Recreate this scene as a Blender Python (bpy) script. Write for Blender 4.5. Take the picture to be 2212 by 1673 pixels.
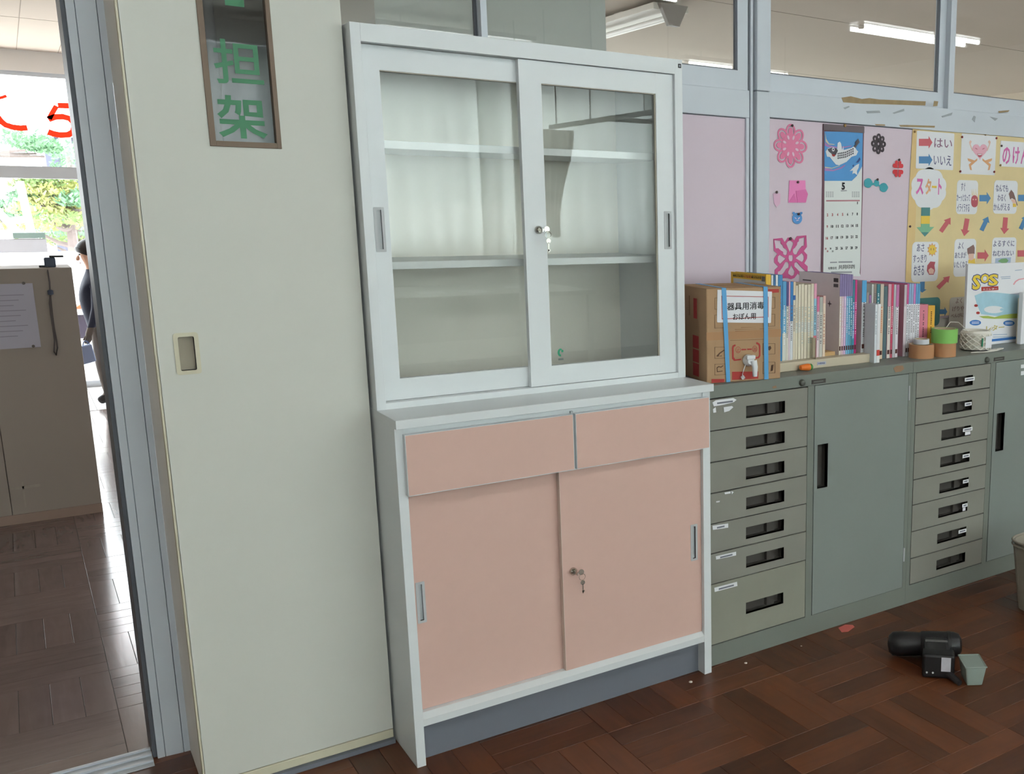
import bpy, bmesh, math, random
from mathutils import Vector, Matrix
random.seed(7)
for o in list(bpy.data.objects):
    bpy.data.objects.remove(o)
SC = bpy.context.scene
COL = SC.collection
# ------------------------------------------------------------------ camera
F, PPX, PPY = 2139.88, 1680.66, 878.04          # focal length and principal point, in pixels of the 2212 x 1673 frame
CAM = Vector((-0.66854, -2.33695, 1.36866))
YAW, PITCH, ROLL = 0.65627, -0.191736, 0.006832
_fw = Vector((math.sin(YAW)*math.cos(PITCH), math.cos(YAW)*math.cos(PITCH), math.sin(PITCH)))
_r0 = Vector((math.cos(YAW), -math.sin(YAW), 0)); _u0 = _r0.cross(_fw)
_rt = _r0*math.cos(ROLL) + _u0*math.sin(ROLL)
_up = -_r0*math.sin(ROLL) + _u0*math.cos(ROLL)
cd = bpy.data.cameras.new('camera'); cam = bpy.data.objects.new('camera', cd); COL.objects.link(cam)
cam.matrix_world = Matrix(((_rt.x, _up.x, -_fw.x, CAM.x), (_rt.y, _up.y, -_fw.y, CAM.y), (_rt.z, _up.z, -_fw.z, CAM.z), (0, 0, 0, 1)))
cd.sensor_fit = 'HORIZONTAL'; cd.sensor_width = 36.0; cd.lens = F/2212*36
cd.shift_x = -(PPX-1106)/2212; cd.shift_y = (PPY-836.5)/2212
cd.clip_start = 0.02; cd.clip_end = 200
SC.camera = cam
# ------------------------------------------------------------------ light of the place
SC.view_settings.view_transform = 'Standard'; SC.view_settings.look = 'None'
SC.view_settings.gamma = 1.0; SC.view_settings.use_curve_mapping = False
SC.view_settings.exposure = 0.24
SKY = 8.0
TUBE = 23.0
DAY = 530.0
wd = bpy.data.worlds.new('overcast_sky'); SC.world = wd; wd.use_nodes = True
bg = wd.node_tree.nodes['Background']; bg.inputs[0].default_value = (0.92, 0.95, 1.0, 1); bg.inputs[1].default_value = SKY
def area(name, loc, rot, sx, sy, power, col=(1, 1, 1)):
    l = bpy.data.lights.new(name, 'AREA'); l.shape = 'RECTANGLE'; l.size = sx; l.size_y = sy; l.energy = power; l.color = col
    o = bpy.data.objects.new(name, l); COL.objects.link(o); o.location = loc; o.rotation_euler = rot
    return o
# daylight falling on the curtained windows behind the camera and on the glass front of the hall
area('daylight_room_windows', (1.9, -6.75, 1.75), (math.radians(90), 0, 0), 8.6, 1.7, DAY, (0.95, 0.955, 1.0))
area('daylight_hall_front', (2.0, 7.6, 1.35), (math.radians(-90), 0, 0), 9.2, 2.1, 170.0, (0.95, 0.96, 1.0))

# ------------------------------------------------------------------ helpers
def at(px, py, Y):
    """the point of the vertical plane y = Y seen at a pixel of the photograph"""
    d = _rt*((px-PPX)/F) + _up*((PPY-py)/F) + _fw
    return CAM + d*((Y-CAM.y)/d.y)
def lin(c):
    c = c/255.0
    return c/12.92 if c <= 0.04045 else ((c+0.055)/1.055)**2.4
def rgb(c): return (lin(c[0]), lin(c[1]), lin(c[2]), 1.0)
MATS = {}
def mat(name, c, rough=0.5, metal=0.0, spec=0.4, var=0.05, scale=6.0, bump=0.0, bscale=80.0, coat=0.0):
    if name in MATS: return MATS[name]
    m = bpy.data.materials.new(name); m.use_nodes = True; nt = m.node_tree; b = nt.nodes['Principled BSDF']
    b.inputs['Roughness'].default_value = rough; b.inputs['Metallic'].default_value = metal
    b.inputs['Specular IOR Level'].default_value = spec; b.inputs['Coat Weight'].default_value = coat
    tc = nt.nodes.new('ShaderNodeTexCoord'); n = nt.nodes.new('ShaderNodeTexNoise')
    n.inputs['Scale'].default_value = scale; n.inputs['Detail'].default_value = 4
    nt.links.new(tc.outputs['Object'], n.inputs['Vector'])
    mx = nt.nodes.new('ShaderNodeMix'); mx.data_type = 'RGBA'
    c0 = rgb(c); mx.inputs[6].default_value = tuple(max(0, v*(1-var)) for v in c0[:3])+(1,)
    mx.inputs[7].default_value = tuple(min(1, v*(1+var)) for v in c0[:3])+(1,)
    nt.links.new(n.outputs['Fac'], mx.inputs[0]); nt.links.new(mx.outputs[2], b.inputs['Base Color'])
    if bump:
        n2 = nt.nodes.new('ShaderNodeTexNoise'); n2.inputs['Scale'].default_value = bscale; nt.links.new(tc.outputs['Object'], n2.inputs['Vector'])
        bp = nt.nodes.new('ShaderNodeBump'); bp.inputs['Strength'].default_value = bump; bp.inputs['Distance'].default_value = 0.002
        nt.links.new(n2.outputs['Fac'], bp.inputs['Height']); nt.links.new(bp.outputs['Normal'], b.inputs['Normal'])
    MATS[name] = m
    return m
def glass(name, tint=(1, 1, 1), ior=1.5, rough=0.0):
    m = bpy.data.materials.new(name); m.use_nodes = True; nt = m.node_tree; nt.nodes.clear()
    o = nt.nodes.new('ShaderNodeOutputMaterial'); mx = nt.nodes.new('ShaderNodeMixShader'); t = nt.nodes.new('ShaderNodeBsdfTransparent')
    g = nt.nodes.new('ShaderNodeBsdfGlossy'); fr = nt.nodes.new('ShaderNodeFresnel')
    t.inputs[0].default_value = tint+(1,); g.inputs['Roughness'].default_value = rough; 
    ge = nt.nodes.new('ShaderNodeNewGeometry'); mr = nt.nodes.new('ShaderNodeMapRange'); mr.inputs['To Min'].default_value = ior; mr.inputs['To Max'].default_value = 1/ior
    nt.links.new(ge.outputs['Backfacing'], mr.inputs['Value']); nt.links.new(mr.outputs[0], fr.inputs[0])      # the far face of a pane reflects like the near one
    nt.links.new(fr.outputs[0], mx.inputs[0]); nt.links.new(t.outputs[0], mx.inputs[1]); nt.links.new(g.outputs[0], mx.inputs[2]); nt.links.new(mx.outputs[0], o.inputs[0])
    return m
def sheer(name, c, trans=0.6):
    m = bpy.data.materials.new(name); m.use_nodes = True; nt = m.node_tree; nt.nodes.clear()
    o = nt.nodes.new('ShaderNodeOutputMaterial'); mx = nt.nodes.new('ShaderNodeMixShader'); mx.inputs[0].default_value = trans
    d = nt.nodes.new('ShaderNodeBsdfDiffuse'); t = nt.nodes.new('ShaderNodeBsdfTranslucent')
    n = nt.nodes.new('ShaderNodeTexNoise'); n.inputs['Scale'].default_value = 3.0
    r = nt.nodes.new('ShaderNodeMix'); r.data_type = 'RGBA'; c0 = rgb(c)
    r.inputs[6].default_value = tuple(v*0.93 for v in c0[:3])+(1,); r.inputs[7].default_value = c0
    nt.links.new(n.outputs['Fac'], r.inputs[0])
    for s in (d, t): nt.links.new(r.outputs[2], s.inputs[0])
    nt.links.new(d.outputs[0], mx.inputs[1]); nt.links.new(t.outputs[0], mx.inputs[2]); nt.links.new(mx.outputs[0], o.inputs[0])
    return m
def glow(name, c, s):
    m = bpy.data.materials.new(name); m.use_nodes = True; b = m.node_tree.nodes['Principled BSDF']
    b.inputs['Base Color'].default_value = (0.8, 0.8, 0.8, 1); b.inputs['Emission Color'].default_value = rgb(c); b.inputs['Emission Strength'].default_value = s
    return m
def wood(name, c1, c2, rough=0.35, spec=0.5, grain=26.0, rnd=0.55):
    """strips of wood: the grain runs along the local X axis, the tone differs from piece to piece"""
    m = bpy.data.materials.new(name); m.use_nodes = True; nt = m.node_tree; b = nt.nodes['Principled BSDF']
    tc = nt.nodes.new('ShaderNodeTexCoord'); oi = nt.nodes.new('ShaderNodeObjectInfo'); ad = nt.nodes.new('ShaderNodeVectorMath')
    mp = nt.nodes.new('ShaderNodeMapping'); mp.inputs['Scale'].default_value = (3.0, grain, 8.0)
    sc = nt.nodes.new('ShaderNodeMath'); sc.operation = 'MULTIPLY'; sc.inputs[1].default_value = 37.0
    nt.links.new(oi.outputs['Random'], sc.inputs[0]); nt.links.new(tc.outputs['Object'], ad.inputs[0]); nt.links.new(sc.outputs[0], ad.inputs[1])
    nt.links.new(ad.outputs[0], mp.inputs[0])
    n = nt.nodes.new('ShaderNodeTexNoise'); n.inputs['Scale'].default_value = 1.6; n.inputs['Detail'].default_value = 6; n.inputs['Distortion'].default_value = 0.8
    nt.links.new(mp.outputs[0], n.inputs['Vector'])
    n3 = nt.nodes.new('ShaderNodeTexNoise'); n3.inputs['Scale'].default_value = 9.0; n3.inputs['Detail'].default_value = 3
    nt.links.new(ad.outputs[0], n3.inputs['Vector'])
    a2 = nt.nodes.new('ShaderNodeMath'); a2.operation = 'MULTIPLY'; a2.inputs[1].default_value = rnd
    a3 = nt.nodes.new('ShaderNodeMath'); a3.operation = 'MULTIPLY_ADD'; a3.inputs[1].default_value = 0.45
    nt.links.new(oi.outputs['Random'], a2.inputs[0]); nt.links.new(n.outputs['Fac'], a3.inputs[0]); nt.links.new(a2.outputs[0], a3.inputs[2])
    a4 = nt.nodes.new('ShaderNodeMath'); a4.operation = 'MULTIPLY_ADD'; a4.inputs[1].default_value = 0.35; nt.links.new(n3.outputs['Fac'], a4.inputs[0]); nt.links.new(a3.outputs[0], a4.inputs[2])
    a5 = nt.nodes.new('ShaderNodeMath'); a5.operation = 'SUBTRACT'; a5.inputs[1].default_value = 0.22; nt.links.new(a4.outputs[0], a5.inputs[0])
    mx = nt.nodes.new('ShaderNodeMix'); mx.data_type = 'RGBA'; mx.inputs[6].default_value = rgb(c1); mx.inputs[7].default_value = rgb(c2)
    nt.links.new(a5.outputs[0], mx.inputs[0]); nt.links.new(mx.outputs[2], b.inputs['Base Color'])
    b.inputs['Roughness'].default_value = rough; b.inputs['Specular IOR Level'].default_value = spec
    bp = nt.nodes.new('ShaderNodeBump'); bp.inputs['Strength'].default_value = 0.12; bp.inputs['Distance'].default_value = 0.001
    nt.links.new(n.outputs['Fac'], bp.inputs['Height']); nt.links.new(bp.outputs['Normal'], b.inputs['Normal'])
    return m

WL = {}                                                       # world place of every object, for parenting
def tag(o, label=None, cat=None, group=None, kind=None):
    for k, v in (('label', label), ('category', cat), ('group', group), ('kind', kind)):
        if v: o[k] = v
    return o
def thing(name, loc, label=None, cat=None, group=None, kind=None):
    o = bpy.data.objects.new(name, None); COL.objects.link(o); o.location = loc; o.empty_display_size = 0.05
    WL[o] = Vector(loc)
    return tag(o, label, cat, group, kind)
def link_mesh(name, me, m, parent, origin):
    if m is not None and not me.materials: me.materials.append(m)
    o = bpy.data.objects.new(name, me); COL.objects.link(o); WL[o] = Vector(origin)
    if parent is not None: o.parent = parent; o.location = Vector(origin)-WL[parent]
    else: o.location = origin
    return o
class MB:
    def __init__(s): s.v = []; s.f = []
    def add(s, vs, fs):
        k = len(s.v); s.v += [tuple(v) for v in vs]; s.f += [tuple(i+k for i in f) for f in fs]; return s
    def box(s, x0, x1, y0, y1, z0, z1):
        return s.add([(x0, y0, z0), (x1, y0, z0), (x1, y1, z0), (x0, y1, z0), (x0, y0, z1), (x1, y0, z1), (x1, y1, z1), (x0, y1, z1)],
                     [(0, 3, 2, 1), (4, 5, 6, 7), (0, 1, 5, 4), (1, 2, 6, 5), (2, 3, 7, 6), (3, 0, 4, 7)])
    def obox(s, c, ax, hx, hy, hz):
        """box about c with half sizes along the three axes of ax (a 3x3 matrix of columns)"""
        c = Vector(c); vs = [c + ax @ Vector((sx*hx, sy*hy, sz*hz)) for sz in (-1, 1) for sx, sy in ((-1, -1), (1, -1), (1, 1), (-1, 1))]
        return s.add(vs, [(0, 3, 2, 1), (4, 5, 6, 7), (0, 1, 5, 4), (1, 2, 6, 5), (2, 3, 7, 6), (3, 0, 4, 7)])
    def prism(s, pts, vec):
        n = len(pts); vec = Vector(vec); a = [Vector(p) for p in pts]
        return s.add(a+[p+vec for p in a], [tuple(range(n-1, -1, -1)), tuple(range(n, 2*n))]+[(i, (i+1) % n, n+(i+1) % n, n+i) for i in range(n)])
    def tube(s, pts, r, n=8):
        pts = [Vector(p) for p in pts]; rs = r if isinstance(r, (list, tuple)) else [r]*len(pts); vs = []; fs = []
        up = Vector((0, 0, 1))
        for i, p in enumerate(pts):
            d = (pts[min(i+1, len(pts)-1)]-pts[max(i-1, 0)]).normalized()
            a = d.cross(up if abs(d.dot(up)) < 0.95 else Vector((1, 0, 0))).normalized(); b = d.cross(a)
            vs += [p+(a*math.cos(t)+b*math.sin(t))*rs[i] for t in (2*math.pi*k/n for k in range(n))]
        for i in range(len(pts)-1):
            for k in range(n): fs.append((i*n+k, i*n+(k+1) % n, (i+1)*n+(k+1) % n, (i+1)*n+k))
        fs.append(tuple(range(n))); fs.append(tuple(range(len(vs)-1, len(vs)-n-1, -1)))
        return s.add(vs, fs)
    def lathe(s, prof, c, axis=(0, 0, 1), n=20, closed=True):
        c = Vector(c); ax = Vector(axis).normalized(); a = ax.cross(Vector((0, 0, 1)) if abs(ax.z) < 0.9 else Vector((1, 0, 0))).normalized(); b = ax.cross(a)
        vs = [c+ax*h+(a*math.cos(2*math.pi*k/n)+b*math.sin(2*math.pi*k/n))*r for r, h in prof for k in range(n)]
        fs = [(i*n+k, i*n+(k+1) % n, (i+1)*n+(k+1) % n, (i+1)*n+k) for i in range(len(prof)-1) for k in range(n)]
        if closed: fs += [tuple(range(n)), tuple(range(len(vs)-1, len(vs)-n-1, -1))]
        else: fs += [((len(prof)-1)*n+k, (len(prof)-1)*n+(k+1) % n, (k+1) % n, k) for k in range(n)]
        return s.add(vs, fs)
    def build(s, name, m, parent=None, smooth=False, bevel=0.0, label=None, kind=None):
        lo = [min(v[i] for v in s.v) for i in range(3)]; hi = [max(v[i] for v in s.v) for i in range(3)]
        c = Vector([(lo[i]+hi[i])/2 for i in range(3)])
        me = bpy.data.meshes.new(name); me.from_pydata([Vector(v)-c for v in s.v], [], s.f)
        bm = bmesh.new(); bm.from_mesh(me); bmesh.ops.recalc_face_normals(bm, faces=bm.faces); bm.to_mesh(me); bm.free()
        if smooth:
            for p in me.polygons: p.use_smooth = True
        o = link_mesh(name, me, m, parent, c)
        if smooth:
            e = o.modifiers.new('edges', 'EDGE_SPLIT'); e.split_angle = math.radians(40)
        if bevel:
            bv = o.modifiers.new('bevel', 'BEVEL'); bv.width = bevel; bv.segments = 2; bv.limit_method = 'ANGLE'; bv.angle_limit = math.radians(40)
        if label: o['label'] = label
        if kind: o['kind'] = kind
        return o
def bx(name, m, parent, x0, x1, y0, y1, z0, z1, bevel=0.0, label=None):
    return MB().box(x0, x1, y0, y1, z0, z1).build(name, m, parent, bevel=bevel, label=label)
def plate_hole(x0, x1, z0, z1, hx0, hx1, hz0, hz1, y, th, pocket=0.0):
    """front plate with a rectangular hole; with a pocket the hole has side walls and a bottom"""
    b = MB()
    b.box(x0, hx0, y, y+th, z0, z1); b.box(hx1, x1, y, y+th, z0, z1); b.box(hx0, hx1, y, y+th, z0, hz0); b.box(hx0, hx1, y, y+th, hz1, z1)
    return b
# flat shapes (paper, print, lettering): outlines in u, v; even-odd holes; mapped to the world by a function of (u, v, w)
def flat_mesh(loops, th):
    cu = bpy.data.curves.new('t', 'CURVE'); cu.dimensions = '2D'; cu.fill_mode = 'BOTH'; cu.extrude = th/2
    for lp in loops:
        sp = cu.splines.new('POLY'); sp.points.add(len(lp)-1); sp.use_cyclic_u = True
        for p, q in zip(sp.points, lp): p.co = (q[0], q[1], 0, 1)
    o = bpy.data.objects.new('t', cu); me = bpy.data.meshes.new_from_object(o)
    r = [v.co.copy() for v in me.vertices], [tuple(p.vertices) for p in me.polygons]
    bpy.data.objects.remove(o); bpy.data.curves.remove(cu); bpy.data.meshes.remove(me)
    return r
TXT = {}
def text_mesh(body, bold=0.0):
    if (body, bold) in TXT: return TXT[body, bold]
    cu = bpy.data.curves.new('t', 'FONT'); cu.body = body; cu.offset = bold; cu.resolution_u = 2; cu.extrude = 0.004; cu.space_line = 1.0
    cu.align_x = 'CENTER'
    o = bpy.data.objects.new('t', cu); me = bpy.data.meshes.new_from_object(o)
    vs = [v.co.copy() for v in me.vertices]; fs = [tuple(p.vertices) for p in me.polygons]
    bpy.data.objects.remove(o); bpy.data.curves.remove(cu); bpy.data.meshes.remove(me)
    x0 = min(v.x for v in vs); x1 = max(v.x for v in vs); y0 = min(v.y for v in vs); y1 = max(v.y for v in vs)
    TXT[body, bold] = ([((v.x-x0)/(x1-x0), (v.y-y0)/(y1-y0), v.z) for v in vs], fs)
    return TXT[body, bold]
def put(vs, fs, fn, name, m, parent, label=None):
    b = MB(); b.v = [tuple(fn(*v)) for v in vs]; b.f = fs
    return b.build(name, m, parent, label=label)
WALLY = 0.4935
def wall_fn(off): return lambda u, v, w: (u, WALLY-off-w, v)
def paper(name, loops, m, parent, off=0.0006, th=0.0006, Y=None):
    """paper cut to an outline given in wall metres (x, z)"""
    vs, fs = flat_mesh(loops, th); return put(vs, fs, wall_fn(off), name, m, parent)
def px_loop(pts, Y=WALLY): return [(p.x, p.z) for p in (at(x, y, Y) for x, y in pts)]
def text_px(body, m, parent, x0, y0, x1, y1, off, Y=WALLY, bold=0.0, name='lettering'):
    """text filling the box between two pixels of the photograph on the plane y = Y"""
    a = at(x0, y1, Y); b = at(x1, y0, Y); vs, fs = text_mesh(body, bold)
    return put(vs, fs, lambda u, v, w: (a.x+(b.x-a.x)*u, Y-off-w*0.05, a.z+(b.z-a.z)*v), name, m, parent)
def text_at(body, m, parent, o, u, v, w, h, nrm, bold=0.0, name='lettering'):
    o, u, v, nrm = Vector(o), Vector(u).normalized(), Vector(v).normalized(), Vector(nrm).normalized()
    vs, fs = text_mesh(body, bold)
    return put(vs, fs, lambda a, b, c: o+u*(a*w)+v*(b*h)+nrm*(c*0.05), name, m, parent)
def ell(cx, cy, rx, ry, n=20, a0=0.0): return [(cx+rx*math.cos(a0+2*math.pi*k/n), cy+ry*math.sin(a0+2*math.pi*k/n)) for k in range(n)]
def rrect(x0, y0, x1, y1, r, n=4):
    out = []
    for cx, cy, a in ((x1-r, y1-r, 0), (x0+r, y1-r, 90), (x0+r, y0+r, 180), (x1-r, y0+r, 270)):
        out += [(cx+r*math.cos(math.radians(a+90*k/n)), cy+r*math.sin(math.radians(a+90*k/n))) for k in range(n+1)]
    return out
def arrow(p, q, w, head=0.42, hw=2.0):
    p, q = Vector(p), Vector(q); d = q-p; L = d.length; d.normalize(); n = Vector((-d.y, d.x)); h = L*head
    a = p; b = q-d*h
    return [tuple(t) for t in (a+n*w, b+n*w, b+n*w*hw, q, b-n*w*hw, b-n*w, a-n*w)]
def copy_tree(o, parent=None):
    c = o.copy(); COL.objects.link(c); c.parent = parent
    for ch in o.children: copy_tree(ch, c)
    return c
# ------------------------------------------------------------------ materials
M_white = mat('cabinet_white', (222, 226, 228), 0.35, spec=0.4, var=0.02, scale=3)
M_pink = mat('cabinet_pink', (213, 178, 166), 0.55, spec=0.25, var=0.02, scale=40)
M_plinth = mat('plinth_grey', (112, 116, 126), 0.6, var=0.05)
M_inner = mat('cabinet_inside', (234, 231, 222), 0.5, var=0.02)
M_alu = mat('anodised_aluminium', (204, 210, 218), 0.42, metal=0.0, var=0.05, scale=5)
M_aludk = mat('dark_grey_gasket', (92, 96, 104), 0.5, var=0.06)  # plain dark grey of the gaskets and board edges
M_alub = mat('brushed_handle', (186, 188, 190), 0.4, metal=0.0, var=0.05)
M_handin = mat('handle_hollow', (178, 182, 184), 0.5, var=0.05)
M_beige = mat('beige_panel', (208, 208, 200), 0.5, spec=0.3, var=0.02, scale=2)
M_cream = mat('cream_plastic', (206, 200, 176), 0.45, var=0.03)
M_creamd = mat('cream_hollow', (160, 150, 132), 0.5, var=0.05)
M_jambwood = mat('jamb_edge_board', (232, 230, 226), 0.6, var=0.04, scale=12)
M_pinkwall = mat('pink_board', (218, 202, 213), 0.8, spec=0.15, var=0.03, scale=3, bump=0.05)
M_ceil = mat('ceiling_board', (226, 216, 204), 0.85, spec=0.1, var=0.04, scale=2)
M_hallwall = mat('hall_wall_paint', (214, 200, 184), 0.8, spec=0.15, var=0.05, scale=2)
M_roomwall = mat('room_wall_paint', (218, 214, 208), 0.8, spec=0.15, var=0.04, scale=2)
M_colgrey = mat('grey_column_paint', (176, 176, 172), 0.8, var=0.04, scale=5)
M_green = mat('steel_grey_green', (121, 126, 119), 0.42, spec=0.4, var=0.07, scale=4, bump=0.03, bscale=30)
M_greenl = mat('steel_grey_green_doors', (132, 139, 135), 0.42, spec=0.4, var=0.07, scale=4, bump=0.03, bscale=30)
M_drw = mat('steel_drawer_grey', (137, 136, 128), 0.45, spec=0.35, var=0.08, scale=5, bump=0.03, bscale=30)
M_greenb = mat('steel_drawer_rusty', (142, 142, 130), 0.5, spec=0.3, var=0.14, scale=5)
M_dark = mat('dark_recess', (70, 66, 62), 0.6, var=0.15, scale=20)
M_black = mat('black_plastic', (30, 29, 30), 0.45, var=0.1)
M_paper = mat('white_paper', (232, 232, 236), 0.7, var=0.02)
M_ink = mat('black_ink', (34, 34, 38), 0.7, var=0.05)
M_chrome = mat('chrome', (190, 186, 178), 0.15, metal=1.0, var=0.03)
M_tape = mat('old_tape_rust', (160, 138, 104), 0.7, var=0.3, scale=30)
M_parq = wood('parquet_wood', (58, 32, 19), (132, 76, 45), 0.36, 0.4, rnd=0.42)
M_parqh = wood('hall_parquet_glare_grey', (92, 77, 74), (132, 113, 108), 0.17, 0.5, rnd=0.25)  # greyed so that the glare on the polish sits in the colour
M_parqbase = mat('parquet_joint', (46, 27, 18), 0.6, var=0.2)
M_glass = glass('window_glass', (0.97, 0.99, 0.98))
M_cabglass = glass('cabinet_glass', (0.97, 0.975, 0.965))
M_frost = glass('sign_glass', (0.80, 0.80, 0.80))

# ------------------------------------------------------------------ floors of wooden blocks
def strip_mesh(name, L, Wd, t=0.008):
    b = MB(); c = 0.0012; h = [(-L/2+0.0004, -Wd/2+0.0004), (L/2-0.0004, -Wd/2+0.0004), (L/2-0.0004, Wd/2-0.0004), (-L/2+0.0004, Wd/2-0.0004)]
    hi = [(-L/2+c, -Wd/2+c), (L/2-c, -Wd/2+c), (L/2-c, Wd/2-c), (-L/2+c, Wd/2-c)]
    vs = [(x, y, -t) for x, y in h]+[(x, y, -0.0011) for x, y in h]+[(x, y, 0) for x, y in hi]
    fs = [(8, 9, 10, 11)]+[(i, (i+1) % 4, 4+(i+1) % 4, 4+i) for i in range(4)]+[(4+i, 4+(i+1) % 4, 8+(i+1) % 4, 8+i) for i in range(4)]
    return vs, fs
def parquet(parent, m, x0, y0, sx, sy, inview, skip, nx, ny, par0, xr):
    """squares of four strips, turned by a quarter from square to square; strips in view are objects, the rest one mesh"""
    mesh = {}
    for k, (L, Wd) in enumerate(((sx, sy/4), (sy, sx/4))):
        vs, fs = strip_mesh('s', L, Wd); me = bpy.data.meshes.new('parquet_strip'); me.from_pydata(vs, [], fs); me.materials.append(m); mesh[k] = (me, vs, fs)
    rest = MB(); n = 0
    for i in range(nx[0], nx[1]):
        for j in range(ny[0], ny[1]):
            X, Y = x0+i*sx, y0+j*sy
            if skip(X, Y): continue
            k = (i+j+par0) % 2
            for s in range(4):
                if k == 0: c = (X+sx/2, Y+(s+0.5)*sy/4)
                else: c = (X+(s+0.5)*sx/4, Y+sy/2)
                dz = random.uniform(-0.0006, 0.0)
                if inview(X, Y):
                    o = bpy.data.objects.new('parquet_strip', mesh[k][0]); COL.objects.link(o); o.parent = parent
                    o.location = Vector((c[0], c[1], dz))-WL[parent]; o.rotation_euler = (random.uniform(-.001, .001), random.uniform(-.001, .001), math.pi/2*k+math.pi*random.randint(0, 1)); n += 1
                else:
                    vs = [((v[0], v[1], v[2]+dz) if k == 0 else (-v[1], v[0], v[2]+dz)) for v in mesh[k][1]]
                    rest.add([(v[0]+c[0], v[1]+c[1], v[2]) for v in vs], mesh[k][2])
    if rest.v: rest.build('parquet_strips', m, parent, kind='stuff')
    return n
fl = MB().box(-3.0, 6.6, -6.6, 0.50, -0.06, -0.0022).build('floor', M_parqbase); tag(fl, 'brown wooden parquet floor of the room laid in basket weave squares', 'floor', kind='structure')
n1 = parquet(fl, M_parq, 0.463, -0.131, 0.2935, 0.313, lambda X, Y: -0.75 < X < 2.3 and -1.1 < Y < 0.5 and not (Y > -0.05 and X > -0.05) and not (Y < -0.75 and X < 0.6),
             lambda X, Y: (Y > 0.19) or X < -2.6 or X > 4.2 or Y < -3.4, (-11, 14), (-12, 3), 1, None)
tx = MB().box(-3.0, 7.0, 0.505, 7.0, -0.06, -0.0022).build('floor_hall', M_parqbase); tag(tx, 'brown polished parquet floor of the hall beyond the door, greyed by painted glare', 'floor', kind='structure')
n2 = parquet(tx, M_parqh, -0.567, 0.505, 0.2935, 0.2985, lambda X, Y: -1.2 < X < -0.2, lambda X, Y: Y > 5.8 or X < -2.6 or X > 2.5, (-7, 11), (0, 18), 1, None)
M_tile = mat('entrance_tile', (206, 206, 206), 0.25, var=0.05, scale=3)
for i in range(9):
    for j in range(4):
        bx('entrance_tile', M_tile, tx, -1.8+i*0.3+0.002, -1.5+i*0.3-0.002, 5.885+j*0.28+0.002, 6.165+j*0.28-0.002, -0.004, 0.001)
# threshold rails under the doorway
th = MB()
for y0, y1, z1 in ((0.405, 0.505, 0.002), (0.425, 0.435, 0.007), (0.462, 0.474, 0.007), (0.496, 0.505, 0.006)):
    th.box(-2.2, -0.52, y0, y1, -0.02, z1)
tag(th.build('trim_1', M_alu), 'ribbed aluminium door track across the doorway floor', 'door track', kind='structure')

# ------------------------------------------------------------------ closet built out from the wall, with its door
CX0, CX1, CY = -0.4385, -0.0055, 0.168
cl = thing('wall_closet', (CX0, 0.3, 0), 'beige built-out closet between the doorway and the white cabinet', 'closet', kind='structure')
bx('side_panel', M_jambwood, cl, CX0, CX0+0.012, CY+0.004, 0.435, 0.0, 2.8)
bx('side_panel', M_beige, cl, CX1-0.014, CX1-0.0005, CY+0.022, 0.50, 0.0, 2.8)
bx('back_panel', M_colgrey, cl, CX0+0.012, CX1-0.014, 0.46, 0.47, 0.0, 2.8)
bx('edge_strip', M_cream, cl, CX0-0.003, CX0+0.002, CY+0.0, CY+0.022, 0.0, 2.8)
bx('floor_rail', M_plinth, cl, CX0, CX1, CY-0.012, CY+0.02, 0.0, 0.012)
SX0, SX1, SZ0, SZ1 = -0.2965, -0.1545, 1.505, 2.06
dr = thing('door_1', (-0.22, CY, 0.02), 'beige closet door with a narrow glass window reading stretcher and a recessed pull', 'closet door', kind='structure')
PX0, PX1, PZ0, PZ1 = -0.3965, -0.3655, 1.021, 1.096
pn = MB(); y0, y1 = CY, CY+0.02
xs = (CX0+0.001, PX0, PX1, SX0, SX1, CX1-0.001)
pn.box(xs[0], xs[1], y0, y1, 0.038, 2.75); pn.box(xs[1], xs[2], y0, y1, 0.038, PZ0); pn.box(xs[1], xs[2], y0, y1, PZ1, 2.75)
pn.box(xs[2], xs[3], y0, y1, 0.038, 2.75); pn.box(xs[3], xs[4], y0, y1, 0.038, SZ0); pn.box(xs[3], xs[4], y0, y1, SZ1, 2.75); pn.box(xs[4], xs[5], y0, y1, 0.038, 2.75)
pn.build('door_panel', M_beige, dr)
bx('bottom_strip', M_cream, dr, xs[0], xs[5], y0-0.002, y1, 0.013, 0.036, bevel=0.002)
def ring_pull(parent, x0, x1, z0, z1, y, w, m, mi, depth=0.012, r=0.006, proud=0.0025, nm='finger_pull'):
    vs, fs = flat_mesh([rrect(x0-w, z0-w, x1+w, z1+w, r), rrect(x0, z0, x1, z1, r*0.6)], proud*2)
    o = put(vs, fs, lambda u, v, q: (u, y-q, v), nm, m, parent)
    b = MB(); t = 0.001
    b.box(x0, x1, y+depth, y+depth+t, z0, z1); b.box(x0-t, x0, y, y+depth, z0, z1); b.box(x1, x1+t, y, y+depth, z0, z1); b.box(x0, x1, y, y+depth, z0-t, z0); b.box(x0, x1, y, y+depth, z1, z1+t)
    b.build('hollow', mi, o)
    return o
ring_pull(dr, PX0, PX1, PZ0, PZ1, CY, 0.0085, M_cream, M_creamd, 0.014)
M_brown = mat('brown_sign_frame', (122, 104, 88), 0.55, var=0.08)
fr = MB(); w = 0.012
fr.box(SX0, SX0+w, CY-0.004, CY+0.02, SZ0, SZ1); fr.box(SX1-w*0.8, SX1, CY-0.004, CY+0.02, SZ0, SZ1); fr.box(SX0+w, SX1-w*0.8, CY-0.004, CY+0.02, SZ0, SZ0+w); fr.box(SX0+w, SX1-w*0.8, CY-0.004, CY+0.02, SZ1-w, SZ1)
wf = fr.build('sign_window_frame', M_brown, dr, bevel=0.001)
pane = bx('pane', M_frost, dr, SX0+w, SX1-w*0.8, CY+0.006, CY+0.009, SZ0+w, SZ1-w)
M_grn = mat('green_sign_paint', (64, 128, 92), 0.5, var=0.06)
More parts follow.
